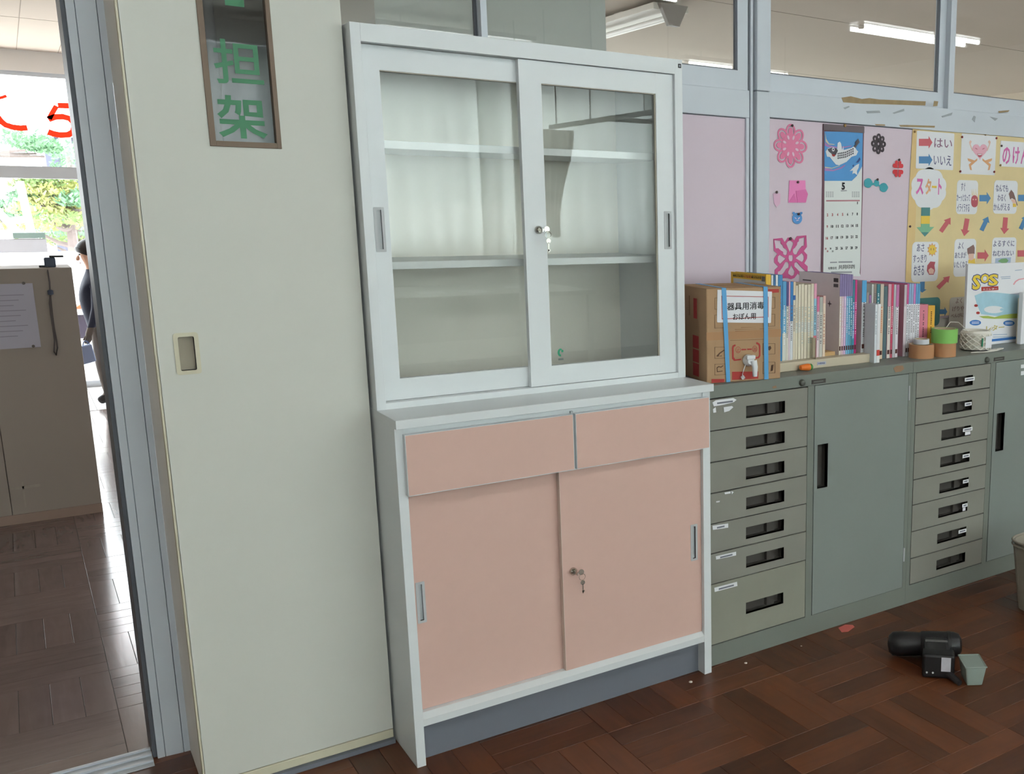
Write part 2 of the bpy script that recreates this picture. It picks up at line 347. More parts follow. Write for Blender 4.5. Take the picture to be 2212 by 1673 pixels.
text_px('担', M_grn, pane, 466, 92, 563, 179, 0.0003, CY+0.0058, bold=0.012); text_px('架', M_grn, pane, 474, 211, 571, 297, 0.0003, CY+0.0058, bold=0.022)
vs, fs = flat_mesh([[(a, b) for a, b in ((-.012, -.036), (.012, -.036), (.012, -.012), (.036, -.012), (.036, .012), (.012, .012), (.012, .036), (-.012, .036), (-.012, .012), (-.036, .012), (-.036, -.012), (-.012, -.012))]], 0.0006)
put(vs, fs, lambda u, v, q: (-0.222+u*1.55, CY+0.0054-q, 1.857+v*1.55), 'green_cross', M_grn, pane)
# what the closet holds: a rolled stretcher
st = thing('stretcher', (-0.22, 0.35, 0.0), 'rolled white canvas stretcher with steel poles standing inside the closet', 'stretcher')
M_canvas = mat('stretcher_canvas', (196, 198, 206), 0.8, var=0.08, scale=10)
MB().lathe([(0.055, 0.25), (0.062, 0.4), (0.06, 1.55), (0.05, 1.66)], (-0.185, 0.33, 0), n=16).build('canvas', M_canvas, st, smooth=True)
for x in (-0.245, -0.275): MB().lathe([(0.013, 0.0), (0.013, 1.85)], (x, 0.37, 0), n=10).build('pole', M_alub, st, smooth=True)

# ------------------------------------------------------------------ the doorway frame on the left
df = thing('trim_2', (-0.478, 0.5, 0), 'grey aluminium door post with vertical grooves beside the open doorway', 'door post', kind='structure')
prof = [(-0.5095, 0.440), (-0.4935, 0.440), (-0.4925, 0.444), (-0.4915, 0.440), (-0.4535, 0.436), (-0.4525, 0.442), (-0.4515, 0.436), (-0.4385, 0.436), (-0.4385, 0.60), (-0.5095, 0.60)]
MB().prism([(x, y, -0.002) for x, y in prof], (0, 0, 2.8)).build('post', M_alu, df)
bx('gasket', M_aludk, df, -0.5185, -0.5097, 0.452, 0.59, -0.002, 2.8)
bx('wall_left', M_roomwall, None, -3.0, -2.2, 0.44, 0.6, 0.0, 2.85)
tag(bpy.data.objects['wall_left'], 'plain pale wall left of the doorway', 'wall', kind='structure')
tag(bx('wall_head', M_roomwall, None, -2.2, -0.5185, 0.44, 0.6, 2.3, 2.85), 'pale wall above the open doorway', 'wall', kind='structure')
# sliding door leaf pushed aside, left of the opening
dl = thing('door_2', (-1.9, 0.48, 0), 'sliding door leaf pushed open to the left of the doorway', 'sliding door', kind='structure')
bx('leaf', M_beige, dl, -2.2, -1.35, 0.455, 0.49, 0.01, 2.3)
ring_pull(dl, -1.42, -1.39, 1.0, 1.09, 0.455, 0.008, M_cream, M_creamd, 0.014)

# ------------------------------------------------------------------ window wall above and beside the cabinets
WY = 0.495
ww = thing('wall_window', (1.2, 0.53, 0), 'partition wall of pink boards, aluminium posts and upper windows', 'wall', kind='structure')
bx('lower_wall', M_roomwall, ww, -0.005, 4.2, 0.505, 0.58, 0.0, 0.95)
bx('pink_board', M_pinkwall, ww, 0.0, 1.3625, WY, 0.53, 0.95, 1.690)
bx('pink_board', M_pinkwall, ww, 1.455, 4.2, WY, 0.53, 0.95, 1.697)
bx('board_edge', M_aludk, ww, 0.0, 1.3625, WY-0.001, 0.53, 1.6853, 1.688); bx('board_edge', M_aludk, ww, 1.455, 4.2, WY-0.001, 0.53, 1.6925, 1.6955)
bx('transom', M_alu, ww, 0.0, 1.374, 0.484, 0.56, 1.688, 1.777, bevel=0.002)
tr = bx('transom', M_alu, ww, 1.4525, 4.2, 0.484, 0.56, 1.6955, 1.783, bevel=0.002)
bx('frame_stile', M_alu, ww, 1.3625, 1.374, 0.487, 0.56, 0.95, 1.69)
bx('gasket', M_aludk, ww, 1.374, 1.3805, 0.50, 0.56, 0.9, 2.85)
bx('frame_stile', M_alu, ww, 1.3805, 1.391, 0.488, 0.56, 0.9, 2.85)
bx('gasket', M_aludk, ww, 1.391, 1.3965, 0.50, 0.56, 0.9, 2.85)
bx('post', M_alu, ww, 1.3965, 1.452, 0.472, 0.58, 0.9, 1.777, bevel=0.003)
bx('post', M_alu, ww, 1.3965, 1.4545, 0.472, 0.58, 1.7785, 2.85, bevel=0.003)
bx('frame_stile', M_alu, ww, 0.0, 0.012, 0.486, 0.56, 1.777, 2.85)
bx('head_wall', M_roomwall, ww, -0.005, 4.2, 0.47, 0.58, 2.55, 2.85)
# torn tape and rust on the right transom
for pts in ([(1818, 211), (1838, 208), (1862, 214), (1878, 212), (1900, 215), (2000, 219), (1999, 228), (1860, 224), (1822, 221)], [(2018, 218), (2027, 219), (2025, 229), (2016, 230)], [(2157, 240), (2181, 238), (2178, 242), (2158, 244)], [(1942, 270), (1960, 270), (2020, 272), (2019, 276), (1946, 274)], [(1890, 268), (1912, 269), (1912, 272), (1893, 271)]):
    paper('torn_tape', [px_loop(pts, 0.4825)], M_tape, tr, WALLY-0.4832, 0.0006)
M_smudge = mat('grey_smudge', (160, 165, 172), 0.7, var=0.15, scale=60)
for pts in ([(1822, 233), (1834, 229), (1836, 231), (1826, 236)], [(1871, 240), (1900, 239), (1902, 244), (1874, 245)], [(1928, 244), (1953, 235), (1954, 240), (1932, 246)], [(2034, 251), (2058, 243), (2056, 249), (2036, 254)], [(2100, 258), (2104, 250), (2108, 252), (2106, 264)], [(2138, 252), (2156, 256), (2150, 261)]):
    paper('smudge', [px_loop(pts, 0.4825)], M_smudge, tr, WALLY-0.4832, 0.0006)
def sash(name, x0, x1, z0, z1, y, wl, wr, wb, parent):
    s = MB(); s.box(x0, x0+wl, y, y+0.024, z0, z1); s.box(x1-wr, x1, y, y+0.024, z0, z1); s.box(x0+wl, x1-wr, y, y+0.024, z0, z0+wb); s.box(x0+wl, x1-wr, y, y+0.024, z1-0.05, z1)
    f = s.build('sash_frame', M_alu, parent)
    p = bx('pane', M_glass, parent, x0+wl, x1-wr, y+0.010, y+0.014, z0+wb, z1-0.05)
    g = MB(); t = 0.004
    g.box(x0+wl, x1-wr, y-0.001, y+0.012, z0+wb, z0+wb+t*0.7); g.box(x1-wr-t*2.2, x1-wr, y+0.002, y+0.012, z0+wb, z1-0.05)
    g.build('gasket', M_aludk, parent)
    return f
w1 = thing('window_1', (0.7, 0.51, 1.777), 'upper sliding window with aluminium sashes above the white cabinet', 'window', kind='structure')
sash('s', 0.012, 0.470, 1.777, 2.56, 0.518, 0.03, 0.018, 0.062, w1)
sash('s', 0.452, 1.372, 1.777, 2.56, 0.492, 0.018, 0.042, 0.062, w1)
w2 = thing('window_2', (2.8, 0.51, 1.783), 'upper sliding window with aluminium sashes over the pinned posters', 'window', kind='structure')
sash('s', 1.4545, 2.352, 1.783, 2.56, 0.518, 0.006, 0.036, 0.062, w2)
sash('s', 2.350, 4.2, 1.783, 2.56, 0.492, 0.030, 0.04, 0.062, w2)
tag(bx('wall_column', M_colgrey, None, 0.27, 1.033, 0.85, 1.3, 0.0, 2.5), 'grey concrete column in the hall behind the upper window', 'column', kind='structure')

# ------------------------------------------------------------------ room shell behind the camera
RZ = 2.85
tag(bx('ceiling', M_ceil, None, -3.0, 6.6, -6.6, 0.6, RZ, RZ+0.1), 'pale board ceiling of the room', 'ceiling', kind='structure')
tag(bx('wall_west', M_roomwall, None, -3.1, -3.0, -6.6, 0.6, 0, RZ), 'pale side wall left of the room', 'wall', kind='structure')
tag(bx('wall_east', M_roomwall, None, 6.6, 6.7, -6.6, 0.6, 0, RZ), 'pale side wall at the far right of the room', 'wall', kind='structure')
tag(bx('wall_infill', M_roomwall, None, 4.2, 6.6, 0.48, 0.6, 0, RZ), 'pale wall right of the posters', 'wall', kind='structure')
wb = MB(); wb.box(-3.0, 6.6, -6.6, -6.45, 0, 0.95); wb.box(-3.0, 6.6, -6.6, -6.45, 2.55, RZ); wb.box(-3.0, -2.4, -6.6, -6.45, 0.95, 2.55); wb.box(6.2, 6.6, -6.6, -6.45, 0.95, 2.55)
tag(wb.build('wall_back', M_roomwall), 'pale window wall behind the camera', 'wall', kind='structure')
w3 = thing('window_3', (1.9, -6.52, 0.95), 'long aluminium window behind the white curtains', 'window', kind='structure')
for k in range(6):
    xa = -2.4+k*8.6/5
    if k < 6: bx('mullion', M_alu, w3, xa-0.025 if k else xa, xa+0.025 if k < 5 else xa, -6.56, -6.5, 0.95, 2.55)
    if k < 5: bx('pane', M_glass, w3, xa+0.025, xa+8.6/5-0.025, -6.535, -6.531, 0.99, 2.51)
bx('rail', M_alu, w3, -2.4, 6.2, -6.56, -6.5, 0.95, 0.99); bx('rail', M_alu, w3, -2.4, 6.2, -6.56, -6.5, 2.51, 2.55)
M_curt = sheer('white_curtain_cloth', (238, 242, 240), 0.62)
def curtain(name, x0, x1, z0, z1, y, m, folds, amp, label, cat, grp=None, pinch=None):
    n = int(folds*8); b = MB(); rows = 7; ph = random.random()*6
    for r in range(rows):
        t = r/(rows-1); z = z1+(z0-z1)*t
        for i in range(n+1):
            u = i/n; x = x0+(x1-x0)*u
            if pinch: x = pinch[0]+(x-pinch[0])*(1-pinch[1]*math.sin(math.pi*min(1, t*1.1)*0.5)**2)
            yy = y+amp*(0.4+0.6*t)*math.sin(2*math.pi*folds*u+ph+0.5*math.sin(7*u+ph))+0.012*math.sin(3*t+9*u)
            b.v.append((x, yy, z+0.02*math.sin(2.2*math.pi*u+ph)*(t > 0.9)))
    for r in range(rows-1):
        for i in range(n): b.f.append((r*(n+1)+i, r*(n+1)+i+1, (r+1)*(n+1)+i+1, (r+1)*(n+1)+i))
    o = b.build(name, m, None, smooth=False)
    for p in o.data.polygons: p.use_smooth = True
    s = o.modifiers.new('thickness', 'SOLIDIFY'); s.thickness = 0.002
    return tag(o, label, cat, grp)
names = ('far left', 'second from the left', 'middle', 'second from the right', 'far right')
for k in range(5):
    curtain('window_curtain', -2.42+k*1.73, -0.72+k*1.73+0.16, 0.98-0.03*k, 2.62, -6.33+0.15*(k % 2), M_curt, 9, 0.05, 'white pleated window curtain behind the camera, %s of five in the row' % names[k], 'curtain', 'white curtains along the window wall')
b = MB().box(-2.5, 6.3, -6.40, -6.10, 2.625, 2.65).build('curtain_rail', M_white); tag(b, 'long white curtain rail above the windows behind the camera', 'curtain rail')
# bed-curtain track hung from the ceiling, seen mirrored in the cabinet glass
tk = thing('bed_curtain_track', (2.7, -3.8, 2.0), 'grey bed curtain track hung from the ceiling on thin rods, mirrored in the cabinet glass', 'curtain track')
M_track = mat('track_grey', (120, 116, 108), 0.5, var=0.05)
bx('track', M_track, tk, 2.665, 2.70, -4.55, -2.7, 1.985, 2.015); bx('track', M_track, tk, 2.70, 5.6, -3.66, -3.625, 1.985, 2.015)
for x, y in ((2.682, -4.45), (2.682, -3.9), (2.682, -3.15), (3.6, -3.64), (4.8, -3.64)): MB().tube([(x, y, 2.01), (x, y, RZ)], 0.005, 6).build('hanger_rod', M_track, tk)
M_curtb = sheer('beige_bed_curtain_cloth', (186, 168, 142), 0.25)
curtain('bed_curtain', 2.45, 2.85, 1.2, 1.98, -4.5, M_curtb, 7, 0.035, 'gathered beige bed curtain at the end of the hung track', 'curtain', None, (2.6, 0.55))
# fluorescent lamps of the room
M_tube = glow('lit_fluorescent_tube', (248, 252, 255), TUBE)
M_lampb = mat('lamp_white_enamel', (226, 226, 222), 0.4, var=0.02)
def lamp(x, y, z, L, m_tube, along, label, grp=None, tubes=2):
    t = thing('ceiling_lamp', (x, y, z), label, 'lamp', grp)
    def B(name, m, a0, a1, b0, b1, z0, z1):
        return bx(name, m, t, x+a0, x+a1, y+b0, y+b1, z0, z1, bevel=0.004) if along == 'x' else bx(name, m, t, x+b0, x+b1, y+a0, y+a1, z0, z1, bevel=0.004)
    B('housing', m_l, -L/2, L/2, -0.11, 0.11, z+0.04, z+0.075)
    for s in ((-0.075, 0.075) if tubes == 2 else (0.0,)):
        e = (L/2-0.03)
        a, c = ((x-e, y+s, z+0.01), (x+e, y+s, z+0.01)) if along == 'x' else ((x+s, y-e, z+0.01), (x+s, y+e, z+0.01))
        MB().tube([a, c], 0.016, 10).build('tube', m_tube, t, smooth=True)
        for q in (-e, e): B('socket', m_l, q-0.014, q+0.014, s-0.02, s+0.02, z-0.012, z+0.045)
    return t
m_l = M_lampb
for i, (x, nm) in enumerate(((5.0, 'right'), (2.3, 'middle'), (-0.6, 'left'))):
    for j, (y, n2) in enumerate(((-2.3, 'near the cabinets'), (-4.7, 'near the curtains'))):
        l = lamp(x, y, 2.70, 1.27, M_tube, 'x', 'lit twin tube ceiling lamp %s, %s of its row' % (n2, nm), 'lit fluorescent lamps of the room')
        for q in (-0.4, 0.4): MB().tube([(x+q, y, 2.77), (x+q, y, RZ)], 0.008, 6).build('hanger_rod', M_lampb, l)
# ------------------------------------------------------------------ hall beyond the door
HZ = 2.5
tag(bx('ceiling_hall', mat('hall_ceiling_board', (206, 194, 182), 0.85, spec=0.1, var=0.05, scale=1.5), None, -3.0, 7.0, 0.6, 7.0, HZ, HZ+0.1), 'pale board ceiling of the hall', 'ceiling', kind='structure')
ce = bpy.data.objects['ceiling_hall']
M_seam = mat('ceiling_joint', (150, 138, 124), 0.9)
for x in (-0.46, -0.215, 0.9): bx('joint_strip', M_seam, ce, x-0.002, x+0.002, 0.6, 7.0, HZ-0.0012, HZ)
for y in (2.4, 4.3, 5.45): bx('joint_strip', M_seam, ce, -3.0, 7.0, y-0.002, y+0.002, HZ-0.0012, HZ)
tag(bx('wall_hall_side', M_hallwall, None, 7.0, 7.1, 0.5, 7.0, 0, HZ), 'beige end wall of the hall', 'wall', kind='structure')
tag(bx('wall_hall_end', M_hallwall, None, -3.1, -3.0, 0.6, 7.0, 0, HZ), 'beige wall at the left end of the hall', 'wall', kind='structure')
GX0, GX1, GZ1 = -2.6, 6.7, at(70, 156, 7.0).z  # glass front lengthened to the right, out of sight, to brighten the hall
fw_ = MB(); fw_.box(-3.0, GX0, 6.98, 7.1, 0, HZ); fw_.box(GX1, 7.0, 6.98, 7.1, 0, HZ); fw_.box(GX0, GX1, 6.98, 7.1, GZ1, HZ); fw_.box(0.6, 7.0, 6.93, 6.98, 1.95, HZ)
tag(fw_.build('wall_hall_front', mat('hall_front_bloom_white', (236, 234, 232), 0.8, var=0.03)), 'wall whitened like bloom above and beside the glass front of the hall', 'wall', kind='structure')  # whiter than the other hall walls, to stand for bloom on the lintel
w4 = thing('window_4', (-0.1, 7.03, 0), 'tall glass front of the hall with a grey rail and red letters', 'window', kind='structure')
RA, RB = at(90, 386, 7.02).z, at(90, 360, 7.02).z
bx('rail', M_alu, w4, GX0, GX1, 7.0, 7.05, RA, RB); bx('rail', M_alu, w4, GX0, GX1, 7.0, 7.05, 0.0, 0.05); bx('rail', M_alu, w4, GX0, GX1, 7.0, 7.05, GZ1-0.03, GZ1)
for x in (GX0, -1.35, 0.35, 2.35, 4.5, 6.65): bx('mullion', M_alu, w4, x, x+0.05, 7.0, 7.05, 0.05, GZ1-0.03)
for xa, xb in ((GX0+.05, -1.35), (-1.3, 0.35), (0.4, 2.35), (2.4, 4.5), (4.55, 6.65)):
    bx('pane', M_glass, w4, xa, xb, 7.02, 7.025, 0.05, RA)
    up_ = bx('pane', M_glass, w4, xa, xb, 7.02, 7.025, RB, GZ1-0.03)
    if xa == -1.3: uppane = up_
M_red = sheer('red_letter_film', (250, 96, 66), 0.5)
def stroke(pts, w, name='letter_stroke'):
    P = [at(x, y, 7.012) for x, y in pts]; out = []; bk = []
    for i, p in enumerate(P):
        d = P[min(i+1, len(P)-1)]-P[max(0, i-1)]; n = Vector((-d.z, 0, d.x)).normalized()*w
        out.append((p.x+n.x, p.z+n.z)); bk.append((p.x-n.x, p.z-n.z))
    vs, fs = flat_mesh([out+bk[::-1]], 0.002)
    put(vs, fs, lambda u, v, q: (u, 7.013-q, v), name, M_red, uppane)
stroke([(160, 229), (145, 228.5), (125, 228)], 0.02); stroke([(122, 229), (113, 244), (106, 257)], 0.016)
stroke([(104, 258), (118, 253), (135, 252), (150, 256), (158, 264), (161, 274), (158, 285), (148, 291), (130, 292), (115, 289), (104, 285)], 0.021)
stroke([(-12, 240), (-6, 252), (2, 262), (12, 270), (28, 275), (45, 277), (59, 276)], 0.02); stroke([(-6, 213), (6, 210), (14, 207)], 0.01)
# fluorescent lamp of the hall (not lit) and a thin conduit beside it
M_off = mat('unlit_tube', (236, 234, 230), 0.35, var=0.02)
m_l = mat('lamp_cream_enamel', (208, 202, 194), 0.5, var=0.03)
l = lamp(2.312, 3.0, 2.40, 1.0, M_off, 'y', 'unlit single tube lamp on the hall ceiling behind the upper window', None, 1)
MB().prism([(2.225, 2.47, 2.47), (2.40, 2.47, 2.47), (2.345, 2.47, 2.36), (2.28, 2.47, 2.36)], (0, 0.03, 0)).build('end_bracket', mat('lamp_end_grey', (150, 142, 138), 0.6), l)
l2 = lamp(1.255, 2.43, 2.40, 1.2, M_tube, 'x', 'lit single tube lamp on the hall ceiling above the white cabinet', None, 1)
for o_ in (l, l2):
    p = WL[o_]; bx('ceiling_mount', m_l, o_, p.x-0.05, p.x+0.05, p.y-0.05, p.y+0.05, 2.474, HZ)

# low partition in the hall
M_part = mat('partition_board', (160, 150, 141), 0.6, var=0.05, scale=3)
pa = thing('low_partition', (-1.3, 3.2, 0), 'beige chest-high partition standing in the hall beyond the doorway', 'partition')
bx('board', M_part, pa, -2.3, -0.783, 3.04, 3.36, 0.0, 1.117, bevel=0.002); bx('board', M_part, pa, -0.781, -0.455, 3.04, 3.36, 0.0, 1.117, bevel=0.002)
bx('baseboard', mat('partition_base', (158, 136, 124), 0.5), pa, -2.3, -0.4545, 3.032, 3.04, 0.0, 0.042)
for x0, z0, w_, h_ in ((-0.775, 0.155, 0.105, 0.012), (-0.735, 0.07, 0.006, 0.115)):
    bx('old_tape', mat('faded_tape', (166, 156, 146), 0.6, var=0.15, scale=40), pa, x0, x0+w_, 3.0385, 3.0405, z0, z0+h_)
PB = 3.0385
pz = thing('notice_paper', tuple(at(40, 750, PB)), 'white printed notice pinned on the low partition in the hall', 'notice')
a, b_ = at(-30, 757, PB), at(70, 612, PB)
bx('sheet', mat('notice_sheet', (186, 184, 198), 0.7, var=0.02), pz, a.x, b_.x, PB-0.0012, PB-0.0004, a.z, b_.z)
for k in range(9):
    zz = b_.z-0.05-k*0.022
    bx('print_line', mat('notice_print', (150, 146, 160), 0.7), pz, a.x+0.02, b_.x-0.035-0.02*((k*7) % 3), PB-0.0017, PB-0.0011, zz, zz+0.003)
for q in ((51, 612), (72, 748)):
    c = at(q[0], q[1], PB); MB().lathe([(0.006, 0), (0.006, 0.006), (0.003, 0.009)], (c.x, PB, c.z), (0, -1, 0), 8).build('pin', mat('pin_grey', (110, 104, 100), 0.5), pz)
# gadget on the partition with its strap hanging down the face
gd = thing('strapped_gadget', (-0.56, 3.1, 1.117), 'small dark gadget on top of the low partition with a looped strap hanging down', 'gadget')
M_gad = mat('gadget_blue_grey', (74, 84, 104), 0.5, var=0.1)
c0, c1 = at(95, 566, 3.12), at(123, 588, 3.12)
bx('body', M_gad, gd, c0.x, c1.x, 3.09, 3.15, 1.1175, 1.1175+0.042, bevel=0.006); bx('lid', M_black, gd, c0.x+0.02, c1.x+0.03, 3.085, 3.15, 1.160, 1.168, bevel=0.002)
bx('clip', M_black, gd, c0.x-0.02, c0.x+0.004, 3.1, 3.12, 1.1176, 1.126)
strap = [at(x, y, PB-0.006) for x, y in ((104, 592), (107, 610), (108, 628), (110, 650), (113, 680), (117, 710), (122, 735), (124, 752), (121, 768), (117, 760), (118, 735), (114, 705), (110, 680), (107, 655), (109, 632))]
strap.insert(0, Vector((strap[0].x, 3.05, 1.122)))
MB().tube(strap, 0.0035, 6).build('strap', mat('grey_strap', (98, 92, 92), 0.7), gd, smooth=True)
c = at(109, 632, PB-0.006); MB().lathe([(0.004, -0.012), (0.011, -0.008), (0.011, 0.008), (0.004, 0.012)], c, (0, 0, 1), 10).build('strap_stopper', M_gad, gd, smooth=True)

# child walking past at the far end of the hall
PXO = -0.205
pe = thing('person', (PXO, 6.10, 0.0), 'person in dark jacket and grey trousers facing left at the far end of the hall', 'person')
pv = [(0, 0, .55), (-.02, 0, .66), (-.03, 0, .78), (-.025, 0, .87), (-.005, 0, .945), (-.008, 0, .985), (-.012, 0, 1.055), (-.012, 0, 1.12),
      (-.005, -.055, .53), (-.02, -.06, .30), (-.005, -.06, .075), (-.075, -.06, .03),
      (.01, .055, .53), (.045, .06, .30), (.085, .06, .085), (.03, .06, .03),
      (0, -.115, .865), (-.02, -.145, .70), (-.065, -.135, .57), (-.085, -.13, .52),
      (0, .115, .865), (.03, .145, .70), (-.01, .14, .57), (-.02, .137, .52)]
pr = [.092, .088, .105, .10, .05, .042, .078, .06, .07, .052, .035, .03, .07, .052, .035, .03, .045, .036, .024, .022, .045, .036, .024, .022]
pe_e = [(0, 1), (1, 2), (2, 3), (3, 4), (4, 5), (5, 6), (6, 7), (0, 8), (8, 9), (9, 10), (10, 11), (0, 12), (12, 13), (13, 14), (14, 15), (3, 16), (16, 17), (17, 18), (18, 19), (3, 20), (20, 21), (21, 22), (22, 23)]
for base in (19, 23):
    bxp, byp, bzp = pv[base]
    for q, (dx, dy, ln) in enumerate(((-.022, .012, .032), (-.016, -.006, .052), (-.006, -.008, .056), (.004, -.008, .052), (.013, -.006, .042))):
        sgn = 1 if base == 19 else -1
        i0 = len(pv); pv.append((bxp+dx*.7, byp+dy*sgn, bzp-.012)); pr.append(.008); pe_e.append((base, i0))
        pv.append((bxp+dx-.004, byp+dy*sgn, bzp-.012-ln*.5)); pr.append(.0075); pe_e.append((i0, i0+1))
        pv.append((bxp+dx-.012, byp+dy*sgn, bzp-.012-ln)); pr.append(.006); pe_e.append((i0+1, i0+2))
me = bpy.data.meshes.new('body'); me.from_pydata(pv, pe_e, [])
mb_ = bpy.data.materials.new('skin_and_clothes'); mb_.use_nodes = True; nt = mb_.node_tree; bs = nt.nodes['Principled BSDF']; bs.inputs['Roughness'].default_value = 0.8
tc = nt.nodes.new('ShaderNodeTexCoord'); sx = nt.nodes.new('ShaderNodeSeparateXYZ'); cr = nt.nodes.new('ShaderNodeValToRGB'); mpr = nt.nodes.new('ShaderNodeMapRange')
mpr.inputs['From Min'].default_value = 0; mpr.inputs['From Max'].default_value = 1.2
nt.links.new(tc.outputs['Object'], sx.inputs[0]); nt.links.new(sx.outputs['Z'], mpr.inputs['Value']); nt.links.new(mpr.outputs[0], cr.inputs[0]); nt.links.new(cr.outputs[0], bs.inputs['Base Color'])
cr.color_ramp.interpolation = 'CONSTANT'; el = cr.color_ramp.elements
el[0].position = 0; el[0].color = rgb((44, 42, 44)); el[1].position = 0.065; el[1].color = rgb((104, 96, 90))
for p_, c_ in ((0.47, (40, 46, 66)), (0.80, (214, 170, 146))): e = el.new(p_); e.color = rgb(c_)
body = link_mesh('body', me, mb_, pe, (PXO, 6.10, 0.0))
sk = body.modifiers.new('skin', 'SKIN'); sk.use_smooth_shade = True
for v, r in zip(me.skin_vertices[0].data, pr): v.radius = (r, r*0.95)
me.skin_vertices[0].data[0].use_root = True
sb = body.modifiers.new('smooth', 'SUBSURF'); sb.levels = 2; sb.render_levels = 2
M_hair = mat('dark_hair', (34, 28, 28), 0.5, var=0.2, scale=60)
hb = MB(); hv = []
for i in range(9):
    t = i/8*math.pi*0.62
    for k in range(16):
        a = 2*math.pi*k/16; rr = 0.094*math.sin(t+0.02); front = max(0, -math.cos(a))
        hv.append((PXO-0.004+rr*math.cos(a)*1.02, 6.10+rr*math.sin(a)*0.95, 1.078+0.094*math.cos(t)+(0.035*front*(t/1.9) if i > 5 else 0)))
hb.v = hv; hb.f = [(i*16+k, i*16+(k+1) % 16, (i+1)*16+(k+1) % 16, (i+1)*16+k) for i in range(8) for k in range(16)]+[tuple(range(15, -1, -1))]
hb.build('hair', M_hair, pe, smooth=True)
M_face = mat('face_skin', (214, 170, 146), 0.6, var=0.03)
MB().lathe([(0.001, 0.026), (0.010, 0.008), (0.013, -0.006), (0.006, -0.016)], (PXO-0.087, 6.10, 1.035), (0.25, 0, 0.97), 8).build('nose', M_face, pe, smooth=True)
for s in (-1, 1):
    MB().lathe([(0.001, 0.006), (0.008, 0.003), (0.001, -0.004)], (PXO-0.074, 6.10+s*0.03, 1.062), (-1, 0, 0), 8).build('eye', M_ink, pe)
    MB().lathe([(0.003, 0.008), (0.018, 0.0), (0.003, -0.008)], (PXO-0.01, 6.10+s*0.078, 1.045), (0, 1, 0), 8).build('ear', M_face, pe, smooth=True)
MB().box(PXO-0.081, PXO-0.070, 6.085, 6.115, 1.000, 1.005).build('mouth', mat('lips', (150, 84, 78), 0.6), pe)
bg_ = thing('blue_bag', (-0.3, 5.92, 0.36), 'small light blue cloth bag held by the person in the hall', 'bag')
b = MB(); b.prism([(-0.345, 5.885, 0.45), (-0.285, 5.885, 0.46), (-0.27, 5.885, 0.34), (-0.35, 5.885, 0.32)], (0, 0.05, 0)); b.build('pouch', mat('blue_cloth', (150, 168, 206), 0.8, var=0.08), bg_, bevel=0.008)
MB().tube([(-0.335, 5.91, 0.45), (-0.325, 5.93, 0.475), (-0.315, 5.94, 0.48), (-0.305, 5.93, 0.475), (-0.295, 5.91, 0.455)], 0.004, 6).build('handle', mat('bag_cord', (90, 110, 150), 0.8), bg_)

# ------------------------------------------------------------------ garden outside
M_ground = mat('pale_ground', (214, 210, 200), 0.9, var=0.05, scale=1)
tag(bx('ground_outside', M_ground, None, -12, 16, 7.1, 40, -0.3, -0.15), 'bright pale paved ground outside the hall', 'ground', kind='structure')
M_fence = mat('white_wall_paint', (236, 236, 236), 0.8, var=0.03)
gw = at(90, 545, 9.6); tag(bx('garden_wall', M_fence, None, -4, 4, 9.6, 9.75, -0.15, gw.z), 'low white wall outside the glass front', 'wall', kind='structure')
bn = thing('outdoor_bench', (-0.2, 8.2, -0.15), 'bench with a white top outside the glass front, its shade painted dark purple grey', 'bench')
q0, q1 = at(150, 733, 8.2), at(240, 677, 8.2)
bx('panel', mat('bench_shade', (58, 50, 66), 0.8), bn, q0.x, q1.x+0.5, 8.2, 8.5, q0.z, q1.z); bx('top', M_fence, bn, q0.x-0.02, q1.x+0.55, 8.18, 8.52, q1.z, q1.z+0.03)  # panel colour darkened to stand for the shade on the bench
for x in (q0.x+0.02, q1.x+0.42): bx('leg', M_fence, bn, x, x+0.05, 8.25, 8.45, -0.15, q0.z)
q = at(178, 662, 8.3); rb_ = thing('red_roofed_box', (q.x, 8.3, q1.z+0.03), 'small box with an orange brown lid standing on the outdoor bench', 'box')
bx('body', M_fence, rb_, q.x-0.06, q.x+0.08, 8.26, 8.40, q1.z+0.0301, q1.z+0.045); MB().prism([(q.x-0.08, 8.25, q1.z+0.0451), (q.x+0.1, 8.25, q1.z+0.0451), (q.x+0.08, 8.25, q1.z+0.085), (q.x+0.0, 8.25, q1.z+0.09)], (0, 0.16, 0)).build('lid', mat('lid_orange', (196, 104, 66), 0.6), rb_)
pl = thing('planter_box', (at(50, 540, 9.65).x, 9.67, gw.z), 'grey trough standing on the low white wall outside', 'planter')
a, b_ = at(-60, 541, 9.6), at(100, 516, 9.6)
bx('trough', mat('trough_grey', (112, 108, 110), 0.7, var=0.1), pl, a.x, b_.x, 9.61, 9.73, gw.z+0.001, b_.z, bevel=0.004)
a, b_ = at(28, 512, 9.6), at(97, 503, 9.6); bx('lid', mat('trough_lid', (70, 82, 76), 0.7), pl, a.x, b_.x, 9.60, 9.74, at(60, 515.5, 9.6).z+0.001, b_.z, bevel=0.002)
# white frame
wfm = thing('climbing_bars', (-0.9, 10.6, -0.15), 'white painted climbing frame outside in the garden', 'climbing frame')
for p_, q_ in (((42, 392), (70, 512)), ((-20, 440), (48, 512)), ((10, 478), (66, 474))):
    A, B_ = at(p_[0], p_[1], 10.6), at(q_[0], q_[1], 10.6)
    if q_[1] == 512: d = (B_-A).normalized(); B_ = A+d*((A.z+0.15)/-d.z)
    MB().tube([A, B_], 0.035, 8).build('bar', M_fence, wfm)
